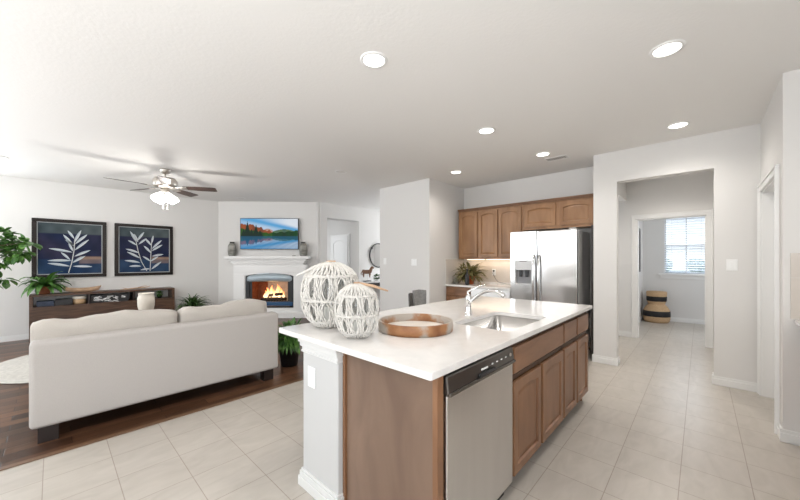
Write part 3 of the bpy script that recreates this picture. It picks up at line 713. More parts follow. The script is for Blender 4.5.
bm = nb(); tube(bm, [(sx_ + .178 * math.cos(2 * PI * k / 32), sy_ + .178 * math.sin(2 * PI * k / 32), .22) for k in range(32)], .007, 8, closed=True); obj('foot_ring', bm, M['blackmat'], st)

# ------------------------------------------------------------------ kitchen wall run
NX = (-1, 0, 0); UY = (0, -1, 0)
def upper(name, label, y_hi, y_lo, z0, z1, doors, dtop, dbot, x0=5.12):
    t = thing(name, label, 'wall cabinet', (5.28, (y_hi + y_lo) / 2, z0))
    obj('carcass', bx(x0, y_lo, z0, 5.463, y_hi, z1), M['cabup'], t)
    for a, b in doors:
        panel_door_obj('door', t, (x0 - .001, a, dbot), UY, ZZ, NX, a - b, dtop - dbot, M['cabup'], arch=.028)
    bm = nb(); v = box(bm, x0 - .035, y_lo, z1, 5.463, y_hi, z1 + .022); box(bm, x0 - .02, y_lo, z1 - .02, 5.463, y_hi, z1)
    obj('crown_moulding', bm, mat('dark_crown_edge', (0.20, 0.10, 0.05), .4), t, bev=.004)
    return t
u1 = upper('corner_wall_cabinet', 'tall single-door wooden wall cabinet next to the pantry wall', 3.275, 2.868, 1.365, 2.25, [(3.235, 2.885)], 2.20, 1.405)
u2 = upper('double_wall_cabinet', 'tall two-door wooden wall cabinet left of the fridge', 2.866, 2.068, 1.365, 2.25, [(2.855, 2.500), (2.478, 2.095)], 2.20, 1.405)
u3 = upper('fridge_top_cabinet', 'short wide wooden cabinet with two doors above the fridge', 2.066, 1.042, 1.825, 2.25, [(2.042, 1.578), (1.528, 1.085)], 2.20, 1.865)
for t_, y0, y1 in ((u1, 2.90, 3.24), (u2, 2.10, 2.84)):
    obj('light_strip', bx(5.36, y0, 1.352, 5.40, y1, 1.3645), M['emitwarm'], t_)
area('under_cabinet_glow', (5.36, 2.68, 1.345), (0, 0, 0), .05, 1.1, 1.3, (1.0, .80, .58))
tag(obj('backsplash', bx(5.453, 2.12, .95, 5.4645, 3.368, 1.364), M['splash'], origin=(5.46, 2.7, .95)), 'pale tiled backsplash between the kitchen counter and wall cabinets', 'backsplash')
tag(obj('backsplash', bx(4.84, 3.358, .915, 5.452, 3.3695, 1.364), M['backsplash'], origin=(5.1, 3.365, .92)), 'pale tiled backsplash return on the pantry side wall', 'backsplash')
bm = nb(); box(bm, 4.81, 2.14, .885, 5.4645, 3.356, .915); box(bm, 5.445, 2.14, .915, 5.4525, 3.356, .95)
tag(obj('wall_countertop', bm, M['quartz'], bev=.003, origin=(5.1, 2.7, .885)), 'white countertop along the kitchen wall left of the fridge', 'countertop')
bc = thing('base_cabinet', 'brown wooden base cabinet at the pantry end of the wall counter', 'cabinet', (5.13, 3.1, 0))
obj('carcass', bx(4.85, 2.865, .10, 5.45, 3.365, .884), M['cab'], bc); obj('toe_kick', bx(4.91, 2.865, 0, 4.925, 3.365, .10), M['gap'], bc)
bm = nb(); slab(bm, (4.849, 3.35, .73), UY, ZZ, NX, .47, .14, .02); obj('drawer_front', bm, M['cabh'], bc, bev=.004)
panel_door_obj('door', bc, (4.849, 3.35, .12), UY, ZZ, NX, .47, .585, M['cab'], arch=.03)
gc = thing('steel_undercounter_appliance', 'grey stainless steel appliance front under the wall counter beside the fridge', 'appliance', (5.13, 2.5, 0))
obj('body', bx(4.86, 2.16, .02, 5.45, 2.86, .882), M['fridgeside'], gc); obj('front_panel', bx(4.835, 2.165, .10, 4.859, 2.855, .875), M['steel'], gc, bev=.004)
bm = nb(); lathe(bm, (4.835, 2.47, .85), [(.018, 0), (.018, .02), (.012, .025)], 16, axis=NX); obj('knob', bm, M['black'], gc)

# refrigerator
fr = thing('refrigerator', 'stainless steel side-by-side refrigerator with an ice and water dispenser', 'refrigerator', (5.1, 1.66, 0))
obj('body', bx(4.83, 1.20, .03, 5.44, 2.12, 1.755), M['fridgeside'], fr, bev=.004)
bm = nb(); box(bm, 4.76, 1.733, .08, 4.822, 2.12, .98); box(bm, 4.76, 1.733, 1.35, 4.822, 2.12, 1.77); box(bm, 4.76, 1.733, .98, 4.822, 1.80, 1.35); box(bm, 4.76, 2.055, .98, 4.822, 2.12, 1.35)
bmesh.ops.remove_doubles(bm, verts=bm.verts, dist=1e-5)
fd = obj('freezer_door', bm, M['fridge'], fr)
bm = nb(); box(bm, 4.76, 1.20, .08, 4.822, 1.722, 1.77); obj('fridge_door', bm, M['fridge'], fr, bev=.012, seg=3)
obj('toe_grille', bx(4.80, 1.21, .01, 4.83, 2.11, .075), M['black'], fr)
bm = nb(); box(bm, 4.755, 1.80, 1.20, 4.80, 2.055, 1.35); box(bm, 4.765, 1.80, .98, 4.80, 1.815, 1.20); box(bm, 4.765, 2.04, .98, 4.80, 2.055, 1.20); box(bm, 4.757, 1.80, .98, 4.80, 2.055, 1.0)
dp = obj('dispenser', bm, mat('silver_dispenser_panel', (.62, .62, .62), .45, .2), fd, bev=.003)
obj('dispenser_recess', bx(4.80, 1.815, 1.0, 4.821, 2.04, 1.20), mat('grey_dispenser_recess', (.24, .24, .25), .4), fd)
for y_ in (1.86, 1.95): obj('dispenser_paddle', bx(4.768, y_, 1.10, 4.80, y_ + .04, 1.199), M['black'], fd, bev=.004)
bm = nb(); box(bm, 4.7535, 1.87, 1.325, 4.756, 1.98, 1.335); obj('dispenser_display', bm, M['blacksteel'], fd)
for y, par in ((1.765, fd), (1.69, bpy.data.objects['fridge_door'])):
    bm = nb(); tube(bm, [(4.765, y, .62), (4.725, y, .65), (4.71, y, .80), (4.705, y, 1.03), (4.71, y, 1.26), (4.725, y, 1.40), (4.765, y, 1.43)], [.012, .013, .014, .014, .014, .013, .012], 12); obj('handle', bm, M['chrome'], par, True)
obj('door_gap', bx(4.775, 1.7225, .08, 4.82, 1.7325, 1.768), M['black'], fr)
obj('hinge_cap', bx(4.77, 1.22, 1.7705, 4.88, 1.30, 1.785), M['fridgeside'], fr)
tag(obj('fridge_end_strip', bx(4.93, 1.05, 0, 5.463, 1.072, 1.824), M['espresso'], origin=(5.1, 1.06, 0)), 'tall dark upright strip between the fridge and the white wall end', 'panel')  # thin dark upright filling the narrow space beside the fridge

# base cabinet at right edge
rc = thing('range_side_cabinet', 'sliver of brown base cabinet with a dark steel strip at the right edge', 'cabinet', (2.9, -.85, 0))
obj('carcass', bx(2.2, -1.165, .10, 3.695, -.56, .884), M['cab'], rc); obj('toe_kick', bx(2.2, -.64, 0, 3.695, -.625, .10), M['gap'], rc)
obj('steel_strip', bx(2.9, -.56, .76, 3.695, -.545, .87), M['blacksteel'], rc, bev=.003)
panel_door_obj('door', rc, (3.685, -.56, .12), (-1, 0, 0), ZZ, (0, 1, 0), .42, .62, M['cab'], arch=.03)
panel_door_obj('door', rc, (3.255, -.56, .12), (-1, 0, 0), ZZ, (0, 1, 0), .42, .62, M['cab'], arch=.03)
tag(obj('side_countertop', bx(2.2, -1.165, .885, 3.697, -.505, .915), M['quartz'], origin=(3, -.85, .885), bev=.003), 'white countertop end cut by the right edge of the photo', 'countertop')
tag(obj('backsplash', bx(3.687, -1.165, .916, 3.6995, -.487, 1.40), M['splash'], origin=(3.765, -.8, .92)), 'pale tiled backsplash at the right edge above the countertop', 'backsplash')

# ------------------------------------------------------------------ plants
def ribbon(bm, p, d, L, w, droop, seg=7, twist=0.0, mi=0):
    d = Vector(d).normalized(); side = d.cross(ZV)
    side = side.normalized() if side.length > .01 else Vector((1, 0, 0))
    prev = None; pos = Vector(p); dirn = d.copy()
    for k in range(seg + 1):
        t = k / seg; ww = w * (math.sin(PI * min(1, .12 + t * .88)) ** .7) if k < seg else .0005
        up = side.cross(dirn).normalized()
        a = bm.verts.new(pos - side * ww + up * ww * .25); m = bm.verts.new(pos - up * ww * .15); b = bm.verts.new(pos + side * ww + up * ww * .25)
        if prev:
            for x, y in ((0, 1), (1, 2)):
                f = bm.faces.new((prev[x], prev[y], (a, m, b)[y], (a, m, b)[x])); f.material_index = mi; f.smooth = True
        prev = (a, m, b); pos = pos + dirn * L / seg; dirn = (dirn - ZV * droop / seg * (0.5 + t)).normalized()
def strap_plant(c, n, L, w, seed, droop=1.6, up=(.3, 1.3)):
    R = random.Random(seed); bm = nb()
    for i in range(n):
        a = R.uniform(0, 2 * PI); e = R.uniform(*up)
        d = Vector((math.cos(a) * math.cos(e), math.sin(a) * math.cos(e), math.sin(e)))
        ribbon(bm, Vector(c) + Vector((math.cos(a), math.sin(a), 0)) * R.uniform(0, .02), d, L * R.uniform(.65, 1.1), w * R.uniform(.7, 1.2), droop * R.uniform(.8, 1.3))
    return bm
def leafy(bm, c, n, rad, L, w, R, squash=.8, mi=0):
    for i in range(n):
        v = Vector((R.gauss(0, 1), R.gauss(0, 1), R.gauss(0, 1))).normalized(); p = Vector(c) + Vector((v.x, v.y, v.z * squash)) * rad * R.uniform(.45, 1)
        d = (v + Vector((R.uniform(-.5, .5), R.uniform(-.5, .5), R.uniform(-.6, .3)))).normalized()
        ribbon(bm, p, d, L * R.uniform(.7, 1.2), w * R.uniform(.8, 1.2), .8, seg=4)
def pot(bm, c, r0, r1, h, rim=.012):
    lathe(bm, c, [(r0, 0), (r1, h - rim), (r1 * 1.08, h - rim), (r1 * 1.08, h), (r1 * .92, h), (r1 * .9, h - .02)], 28)

def clamp(bm, x1=99, y1=99, z0=-99, cond=None):
    for v in bm.verts:
        if v.co.x > x1: v.co.x = x1 - .02 * (v.co.x - x1)
        if v.co.y > y1: v.co.y = y1 - .02 * (v.co.y - y1)
        if v.co.z < z0 and (cond is None or cond(v.co)): v.co.z = z0 + .01 * (z0 - v.co.z)
    return bm
# plant on the console
t = thing('potted_plant', 'bright green strap-leaved plant in a small terracotta pot on the console', 'plant', (-.09, 8.15, .773))
bm = nb(); pot(bm, (-.09, 8.15, .7735), .06, .085, .13); obj('pot', bm, M['terra'], t, False)
obj('foliage', clamp(strap_plant((-.09, 8.15, .885), 64, .40, .036, 3, droop=2.3, up=(.2, 1.2)), y1=8.345, z0=.79, cond=lambda c: c.y > 7.97), M['leaf'], t, True)
# plant on kitchen counter
t = thing('potted_plant', 'bushy olive-green plant in a glossy orange pot on the kitchen wall counter', 'plant', (5.15, 3.07, .916))
bm = nb(); pot(bm, (5.15, 3.05, .9155), .06, .09, .15); obj('pot', bm, M['orange'], t, True)
bm = strap_plant((5.15, 3.05, 1.04), 110, .36, .018, 8, droop=1.7, up=(.05, 1.25)); R_ = random.Random(4); leafy(bm, (5.10, 3.09, 1.12), 120, .17, .10, .014, R_)
clamp(bm, x1=5.44, y1=3.34, z0=.925); obj('foliage', bm, M['leafdry'], t, True)
bm = nb(); lathe(bm, (4.88, 2.95, .9155), [(.03, 0), (.038, .03), (.036, .17), (.014, .21), (.014, .27), (.017, .28)], 20)
tag(obj('dark_bottle', bm, M['black'], origin=(4.88, 2.95, .9155)), 'dark bottle standing in front of the plant on the kitchen wall counter', 'bottle')
bm = nb(); lathe(bm, (5.03, 3.27, .9155), [(.045, 0), (.06, .03), (.06, .09), (.05, .12)], 20)
tag(obj('stoneware_jar', bm, M['stone'], origin=(5.03, 3.27, .9155), smooth=True), 'small grey-brown jar in the counter corner beside the olive plant', 'jar')
# floor plant under the counter end
t = thing('potted_plant', 'green leafy plant in a dark pot on the hardwood floor beside the sofa', 'plant', (2.08, 3.88, 0))
bm = nb(); pot(bm, (2.08, 3.88, 0), .10, .14, .30); obj('pot', bm, M['blackmat'], t, False)
bm = strap_plant((2.08, 3.88, .30), 110, .30, .020, 11, droop=2.8, up=(.1, 1.45)); leafy(bm, (2.08, 3.88, .40), 150, .19, .11, .020, random.Random(7))
obj('foliage', bm, M['leaf'], t, True)
# plant behind sofa, beside the console
t = thing('potted_plant', 'low dark green fern beside the console, showing just above the sofa', 'plant', (2.03, 7.95, 0))
bm = nb(); pot(bm, (2.03, 7.95, 0), .12, .17, .34); obj('pot', bm, M['stone'], t, False)
bm = strap_plant((2.03, 7.95, .34), 130, .44, .014, 21, droop=1.7, up=(.25, 1.15)); clamp(bm, y1=8.37)
for v in bm.verts:
    if v.co.x < 1.745: v.co.x = 1.745 + .02 * (1.745 - v.co.x)
obj('foliage', bm, M['leafdark'], t, True)
# ficus tree at the left edge
t = thing('ficus_tree', 'leafy green indoor tree with thin trunk cut by the left edge', 'tree', (-.83, 7.45, 0))
bm = nb(); lathe(bm, (-.83, 7.45, 0), [(.15, 0), (.19, .28), (.20, .30), (.18, .30), (.17, .27)], 28); obj('planter', bm, M['tan'], t, True)
bm = nb(); tube(bm, [(-.83, 7.45, .25), (-.80, 7.44, .8), (-.86, 7.46, 1.2), (-.82, 7.45, 1.6)], [.022, .02, .017, .012], 8)
R_ = random.Random(2)
tips = [D(8, 242, 4.75), D(14, 252, 4.7), D(27, 243, 4.7), D(-2, 236, 4.7), D(-10, 260, 4.5), D(2, 279, 4.6), D(-25, 240, 4.5), D(-22, 280, 4.4), D(20, 254, 4.65), D(-40, 255, 4.4)]
for p in tips: tube(bm, [(-.82, 7.45, 1.3), (Vector((-.82, 7.45, 1.45)) + p) / 2 + ZV * .03, p], [.007, .005, .003], 5)
obj('trunk', bm, M['bark'], t, True)
bm = nb()
for i, p in enumerate(tips): leafy(bm, p, 16 if i in (2, 5, 8) else 46, .09 if i in (2, 5, 8) else .17, .12, .042, R_, squash=.6)
obj('foliage', bm, M['leaf'], t, True)

# ------------------------------------------------------------------ sofa
sf = thing('sofa', 'light oatmeal fabric sofa seen from behind, with two loose back cushions', 'sofa', (.82, 3.95, 0))
X0, X1 = -.115, 1.75
def soft(bm, x0, y0, z0, x1, y1, z1, n=10, puff=.03, seed=0, sag=0.0, tilt=0.0):
    R = random.Random(seed); ph = [R.uniform(0, 6) for _ in range(6)]
    bmesh.ops.create_cube(bm, size=2.0)
    bmesh.ops.subdivide_edges(bm, edges=bm.edges[:], cuts=n, use_grid_fill=True)
    cx, cy, cz = (x0 + x1) / 2, (y0 + y1) / 2, (z0 + z1) / 2; hx, hy, hz = (x1 - x0) / 2, (y1 - y0) / 2, (z1 - z0) / 2
    for v in bm.verts:
        x, y, z = v.co
        def sup(a, b, c_): return max(0, 1 - abs(b) ** 4) ** .5 * max(0, 1 - abs(c_) ** 4) ** .5
        r = .07
        q = Vector((x * hx, y * hy, z * hz)); b3 = Vector((hx, hy, hz)); rad = min(.035, hy * .8, hz * .8)
        inn = Vector([max(-b3[i] + rad, min(b3[i] - rad, q[i])) for i in range(3)]); dd = q - inn
        if dd.length > 1e-6: q = inn + dd.normalized() * min(dd.length, rad)
        q.y += math.copysign(puff, y) * sup(y, x, z) * (abs(y)); q.z += (puff * .6 * sup(z, x, y) * z) + .012 * math.sin(x * 5 + ph[0]) * max(z, 0) + .006 * math.sin(x * 13 + ph[1]) * max(z, 0) - sag * (1 - x * x) * max(z, 0) * -1
        q.y += .006 * math.sin(x * 9 + z * 4 + ph[2])
        if tilt: q.z += tilt * x * max(z, 0)
        v.co = Vector((cx, cy, cz)) + q
bm = nb(); v = box(bm, X0, 3.50, .125, X1, 3.66, .755)
obj('back_frame', bm, M['sofa'], sf, bev=.03, seg=4)
obj('seat_deck', bx(X0 + .14, 3.665, .125, X1 - .14, 4.42, .30), M['sofa'], sf, bev=.02)
for x0 in (X0, X1 - .135): obj('arm', bx(x0, 3.665, .125, x0 + .135, 4.42, .62), M['sofa'], sf, bev=.03, seg=4)
obj('base_rail', bx(X0 + .03, 3.655, 0.085, X1 - .03, 4.38, .124), M['espresso'], sf)
for x0 in (X0 + .04, X1 - .15):
    for y0 in (3.55, 4.28): obj('foot', bx(x0, y0, 0.0, x0 + .11, y0 + .10, .0845 if y0 > 3.6 else .124), M['espresso'], sf, bev=.004)
mid = (X0 + X1) / 2 + .015
for i, (a, b) in enumerate(((X0 + .15, mid + .02 - .012), (mid + .02, X1 - .15))):
    bm = nb(); soft(bm, a, 3.80, .31, b, 4.46, .46, puff=.012, seed=i + 4); obj('seat_cushion', bm, M['cushion'], sf, True)
for i, (a, b, zt) in enumerate(((X0 + .0, mid - .010, .872), (mid + .010, X1 - .05, .872))):
    bm = nb(); soft(bm, a, 3.675, .46, b, 3.86, zt, n=14, puff=.016, seed=i + 1, sag=.0, tilt=(.006, .022)[i])
    obj('back_cushion', bm, M['cushion'], sf, True)

# rug, coffee table, vase
bm = nb(); lathe(bm, (.42, 6.2, 0), [(1.0, .001), (1.02, .006), (1.0, .012)], 96); tag(obj('round_rug', bm, M['rug'], origin=(.42, 6.2, 0)), 'round beige woven rug on the dark hardwood beyond the sofa', 'rug')
tb = thing('coffee_table', 'low walnut coffee table mostly hidden behind the sofa cushions', 'coffee table', (.9, 6.1, .0121))
obj('tabletop', bx(.45, 5.80, .38, 1.35, 6.45, .42), M['walnut'], tb, bev=.004)
for x in (.50, 1.25):
    for y in (5.85, 6.35): obj('leg', bx(x, y, .0125, x + .05, y + .05, .38), M['walnut'], tb)
bm = nb(); lathe(bm, (.975, 6.2, .4202), [(.06, 0), (.078, .10), (.09, .17), (.104, .23), (.108, .30), (.106, .36), (.092, .385), (.094, .41), (.102, .425), (.092, .427), (.08, .39), (.07, .30)], 32, capt=False)
tag(obj('cream_vase', bm, M['cream'], smooth=True, origin=(.975, 6.2, .4202)), 'cream ceramic vase standing in front of the console, above the sofa cushion', 'vase')

# ------------------------------------------------------------------ console
cn = thing('console_cabinet', 'long low dark walnut media console with open shelf against the picture wall', 'console', (.73, 8.2, 0))
cx0, cx1, cy0, cy1 = -.26, 1.73, 8.0, 8.38
obj('top', bx(cx0, cy0, .74, cx1, cy1, .772), M['walnut'], cn, bev=.002)
obj('middle_shelf', bx(cx0 + .04, cy0, .545, cx1 - .04, cy1, .57), M['walnut'], cn)
obj('lower_front', bx(cx0 + .04, cy0 + .005, .14, cx1 - .04, cy1, .5445), M['walnut'], cn)
for x in (cx0, cx1 - .04):
    obj('side_panel', bx(x, cy0, .0, x + .04, cy1, .7395), M['walnut'], cn)
for x in (.43, 1.06): obj('divider', bx(x, cy0 + .01, .5705, x + .03, cy1, .7395), M['espresso'], cn)
def simple(name, bm, m, label, cat, origin, smooth=False, bev=0, group=None): return tag(obj(name, bm, m, smooth=smooth, bev=bev, origin=origin), label, cat, group)
simple('storage_box', bx(-.18, 8.05, .5705, .02, 8.27, .655), M['navy'], 'small navy blue box at the end of the console shelf', 'box', (-.08, 8.16, .57), bev=.004)
simple('media_box', bx(.03, 8.05, .5705, .24, 8.30, .67), M['black'], 'black box on the console shelf between the navy box and the round pot', 'box', (.13, 8.17, .57), bev=.004)
bm = nb(); lathe(bm, (.33, 8.13, .5705), [(.075, 0), (.085, .03), (.083, .085), (.07, .09), (.065, .06)], 28)
bs = simple('round_pot', bm, M['tan'], 'round tan pot with a pale rim on the console shelf', 'pot', (.33, 8.13, .57), smooth=True)
bm = nb(); lathe(bm, (.33, 8.13, .5705), [(.085, .088), (.09, .10), (.086, .135), (.06, .14)], 28); o = obj('lid', bm, M['cream'], bs, True); o['label'] = 'pale cream lid'
bm = nb(); box(bm, .47, 8.06, .5705, 1.00, 8.20, .715)
R_ = random.Random(12); pb = simple('patterned_box', bm, M['black'], 'long black box with white branch pattern in the console shelf', 'box', (.73, 8.13, .57), bev=.003)
bm = nb()
for i in range(26):
    x = R_.uniform(.50, .90); z = R_.uniform(.59, .68); a = R_.uniform(-.5, .5); L_ = R_.uniform(.04, .09)
    obox(bm, Vector((x, 8.0595, z)), Vector((math.cos(a), 0, math.sin(a))), Vector((-math.sin(a), 0, math.cos(a))), Vector((0, -1, 0)), 0, -.004, 0, L_, .006, .002)
obj('branch_pattern', bm, M['white'], pb)
bm = nb(); pot(bm, (1.50, 8.15, .5705), .035, .045, .06); t = tag(obj('shelf_plant', bm, M['black'], origin=(1.50, 8.15, .57)), 'tiny green plant in a dark pot inside the console shelf', 'plant')
bm = nb(); leafy(bm, (1.50, 8.15, .66), 60, .045, .05, .012, random.Random(9)); obj('foliage', bm, M['leaf'], t, True)
# carved bowl on top
bm = nb(); ring = []; N = 28
for lv, (sc, z) in enumerate(((.45, 0), (.85, .03), (1.0, .075), (.93, .072), (.7, .03))):
    r = []
    for k in range(N):
        a = 2 * PI * k / N; x = math.cos(a); y = math.sin(a); zz = z + (.035 * x * x if lv in (2, 3) else 0)
        r.append(bm.verts.new((.37 + x * .25 * sc, 8.12 + y * .075 * sc, .7725 + zz)))
    ring.append(r)
for A, B in zip(ring, ring[1:]):
    for k in range(N): bm.faces.new((A[k], A[(k + 1) % N], B[(k + 1) % N], B[k])).smooth = True
bm.faces.new(list(reversed(ring[0]))); bm.faces.new(ring[-1])
simple('wooden_bowl', bm, M['lightwood'], 'long pale wooden dough bowl on top of the console', 'bowl', (.37, 8.12, .7725))
bm = nb(); tube(bm, [(.88, 8.12, .783), (1.0, 8.10, .79), (1.12, 8.13, .80), (1.26, 8.11, .805), (1.34, 8.12, .825)], [.006, .011, .012, .010, .005], 8); tube(bm, [(1.12, 8.13, .80), (1.22, 8.10, .83), (1.28, 8.08, .84)], [.008, .006, .003], 6); tube(bm, [(1.0, 8.10, .79), (.92, 8.14, .815)], [.007, .003], 6)
simple('driftwood_branch', bm, M['lightwood'], 'pale driftwood branch lying on top of the console', 'driftwood', (1.1, 8.12, .7725), smooth=True)

# ------------------------------------------------------------------ botanical pictures
def colour_grid(bm, o, u, v, w, h, nx, ny, fn, layer, mi=0):
    V = [[bm.verts.new(o + u * (w * i / nx) + v * (h * j / ny)) for i in range(nx + 1)] for j in range(ny + 1)]
    for j in range(ny):
        for i in range(nx):
            f = bm.faces.new((V[j][i], V[j][i + 1], V[j + 1][i + 1], V[j + 1][i])); f.material_index = mi
            for lp in f.loops:
                co = lp.vert.co - o; lp[layer] = (*fn(co.dot(u) / w, co.dot(v) / h), 1)
def picture(label, x0, x1, z0, z1, leaves, stems, rect, seed):
    t = thing('framed_picture', label, 'picture', ((x0 + x1) / 2, 8.39, z0), 'botanical pictures')
    fw = .058; bm = nb()
    for a in ((x0, z0, x1, z0 + fw), (x0, z1 - fw, x1, z1), (x0, z0 + fw, x0 + fw, z1 - fw), (x1 - fw, z0 + fw, x1, z1 - fw)): box(bm, a[0], 8.355, a[1], a[2], 8.399, a[3])
    obj('frame', bm, M['bronze'], t, bev=.008)
    ax0, ax1, az0, az1 = x0 + fw, x1 - fw, z0 + fw, z1 - fw
    bm = nb()
    for a in ((ax0, az0, ax1, az0 + .012), (ax0, az1 - .012, ax1, az1), (ax0, az0 + .012, ax0 + .012, az1 - .012), (ax1 - .012, az0 + .012, ax1, az1 - .012)): box(bm, a[0], 8.372, a[1], a[2], 8.38, a[3])
    obj('mat_border', bm, mat('grey_mat_border', (.42, .44, .45), .6), t)
    R = random.Random(seed); ph = [R.uniform(0, 6) for _ in range(8)]
    bm = nb(); lay = bm.loops.layers.float_color.new('Col')
    def fn(u, v):
        n = .5 + .25 * math.sin(u * 7 + ph[0] + 2 * math.sin(v * 5 + ph[1])) + .25 * math.sin(v * 9 + ph[2] + u * 4)
        n2 = .5 + .5 * math.sin(u * 23 + ph[3]) * math.sin(v * 19 + ph[4])
        c = Vector((.008, .016, .050)).lerp(Vector((.030, .028, .058)), n)
        if v > .80: c = Vector((.045, .065, .075)).lerp(Vector((.10, .12, .125)), u * .6 + .2 * n2)
        elif v < .28: c = Vector((.010, .030, .080)).lerp(Vector((.03, .06, .12)), n)
        if u > .62 and .20 < v < .36 and seed: c = c.lerp(Vector((.38, .25, .18)), .75 if v > .29 else .4)
        return tuple(c * (.85 + .3 * n2))
    o = Vector((ax0, 8.384, az0)); U_ = Vector((1, 0, 0)); w, h = ax1 - ax0, az1 - az0
    colour_grid(bm, o, U_, ZV, w, h, 36, 36, fn, lay)
    rx0, ry0, rx1, ry1 = rect
    def pt(x, y, d=.003): return Vector((ax0 + (x - rx0) / (rx1 - rx0) * w, 8.384 - d, az0 + (ry1 - y) / (ry1 - ry0) * h))
    def face(vs, c):
        f = bm.faces.new(vs); 
        for lp in f.loops: lp[lay] = (*c, 1)
    for (a, b) in leaves:
        A = pt(*a); B = pt(*b); d = (B - A); s = Vector((-d.z, 0, d.x)).normalized(); L = d.length; wd = min(.021, L * .10)
        up = []; dn = []
        for k in range(1, 8):
            q = k / 8; ww = wd * math.sin(PI * q) ** .8; m = A + d * q + ZV * (.006 * math.sin(PI * q)); up.append((m + s * ww, m, m - s * ww))
        c1 = (.46, .52, .56); c2 = (.62, .66, .68)
        pr = None
        for k, (p1, m, p2) in enumerate(up):
            v3 = [bm.verts.new(p1), bm.verts.new(m), bm.verts.new(p2)]
            if pr is None:
                st_ = bm.verts.new(A); face([st_, v3[1], v3[0]], c1); face([st_, v3[2], v3[1]], c2)
            else:
                face([pr[0], pr[1], v3[1], v3[0]], c1); face([pr[1], pr[2], v3[2], v3[1]], c2)
            pr = v3
        e = bm.verts.new(B); face([pr[0], pr[1], e], c1); face([pr[1], pr[2], e], c2)
    for stx in stems:
        for p, q in zip(stx, stx[1:]):
            A = pt(*p, .004); B = pt(*q, .004); s = (B - A).cross(Vector((0, 1, 0))).normalized() * .006
            face([bm.verts.new(A - s), bm.verts.new(A + s), bm.verts.new(B + s), bm.verts.new(B - s)], (.60, .62, .60))
    obj('art_print', bm, M['print'], t)
    return t
picture('framed blue botanical print with a single upright leafy branch', -.243, .709, 1.034, 2.075,
        [((245, 150), (280, 85)), ((247, 130), (215, 90)), ((243, 165), (195, 110)), ((250, 155), (310, 105)), ((248, 185), (318, 130)), ((240, 195), (130, 178)), ((246, 215), (325, 183)), ((240, 190), (220, 150)), ((228, 232), (185, 195)), ((235, 235), (125, 235)), ((228, 262), (125, 247)), ((240, 262), (335, 265)), ((238, 245), (300, 212)), ((246, 165), (205, 135))],
        [[(220, 293), (235, 245), (245, 190), (250, 130)]], (80, 55, 385, 300), 3)
picture('framed blue botanical print with two crossing leafy branches', .826, 1.779, 1.034, 2.073,
        [((543, 150), (515, 100)), ((545, 145), (578, 100)), ((545, 165), (505, 142)), ((552, 160), (590, 130)), ((555, 200), (495, 182)), ((560, 225), (500, 195)), ((560, 245), (490, 235)), ((565, 262), (510, 262)), ((550, 150), (530, 110)),
         ((612, 155), (620, 115)), ((612, 165), (580, 130)), ((613, 180), (662, 135)), ((612, 190), (665, 158)), ((613, 215), (670, 205)), ((610, 200), (575, 165)), ((608, 240), (570, 215)), ((610, 278), (660, 240)), ((606, 275), (560, 280)), ((606, 240), (645, 215))],
        [[(590, 285), (565, 240), (550, 190), (540, 140)], [(605, 285), (608, 220), (612, 150)]], (465, 80, 700, 292), 5)

# ------------------------------------------------------------------ fireplace
def FP(s, d, z): return FA + FU * s + FN * d + ZV * z
def fbox(bm, s0, d0, z0, s1, d1, z1, mi=0): obox(bm, FA, FU, FN, ZV, s0, d0, z0, s1, d1, z1, mi)
fpl = thing('fireplace', 'white painted corner fireplace with mantel shelf and a gas fire burning', 'fireplace', FP(FC, .1, 0))
FD = .20; a0, a1 = FC - .84, FC + .84
b0, b1 = FC - .55, FC + .52
bm = nb()
fbox(bm, a0, .001, 0, b0 - .02, FD, 1.24); fbox(bm, b1 + .02, .001, 0, a1, FD, 1.24)
fbox(bm, b0 - .02, .001, 0, b1 + .02, FD, .235)
# arched lintel
n = 16; A = []; 
for k in range(n + 1):
    q = k / n; s = b0 - .02 + (b1 - b0 + .04) * q; z = .975 + .075 * math.sin(PI * q) ** .7
    A.append((s, z))
for (s0_, z0_), (s1_, z1_) in zip(A, A[1:]):
    vs = [bm.verts.new(FP(s, d, z)) for d in (FD, .001) for (s, z) in ((s0_, z0_), (s1_, z1_), (s1_, 1.24), (s0_, 1.24))]
    for f in ((0, 1, 2, 3), (7, 6, 5, 4), (0, 4, 5, 1), (3, 2, 6, 7)): bm.faces.new([vs[i] for i in f])
obj('surround', bm, M['trim'], fpl)
bm = nb()
for s0_ in (a0 + .04, a1 - .25): fbox(bm, s0_, FD, .16, s0_ + .21, FD + .018, 1.02)
fbox(bm, a0 + .02, FD, 1.06, a1 - .02, FD + .012, 1.20)
obj('pilaster_panel', bm, M['trim'], fpl, bev=.004)
bm = nb(); fbox(bm, a0 - .03, .001, 0, a1 + .03, FD + .035, .12); fbox(bm, a0 - .015, .001, .12, a1 + .015, FD + .022, .15); obj('base_plinth', bm, M['trim'], fpl, bev=.006)
bm = nb()
for (e, z0_, z1_) in ((.02, 1.24, 1.28), (.05, 1.28, 1.33), (.085, 1.33, 1.375), (.16, 1.375, 1.44)): fbox(bm, a0 - e, .001, z0_, a1 - .09 + e, FD + e * .8, z1_)
obj('mantel_shelf', bm, M['trim'], fpl, bev=.008)
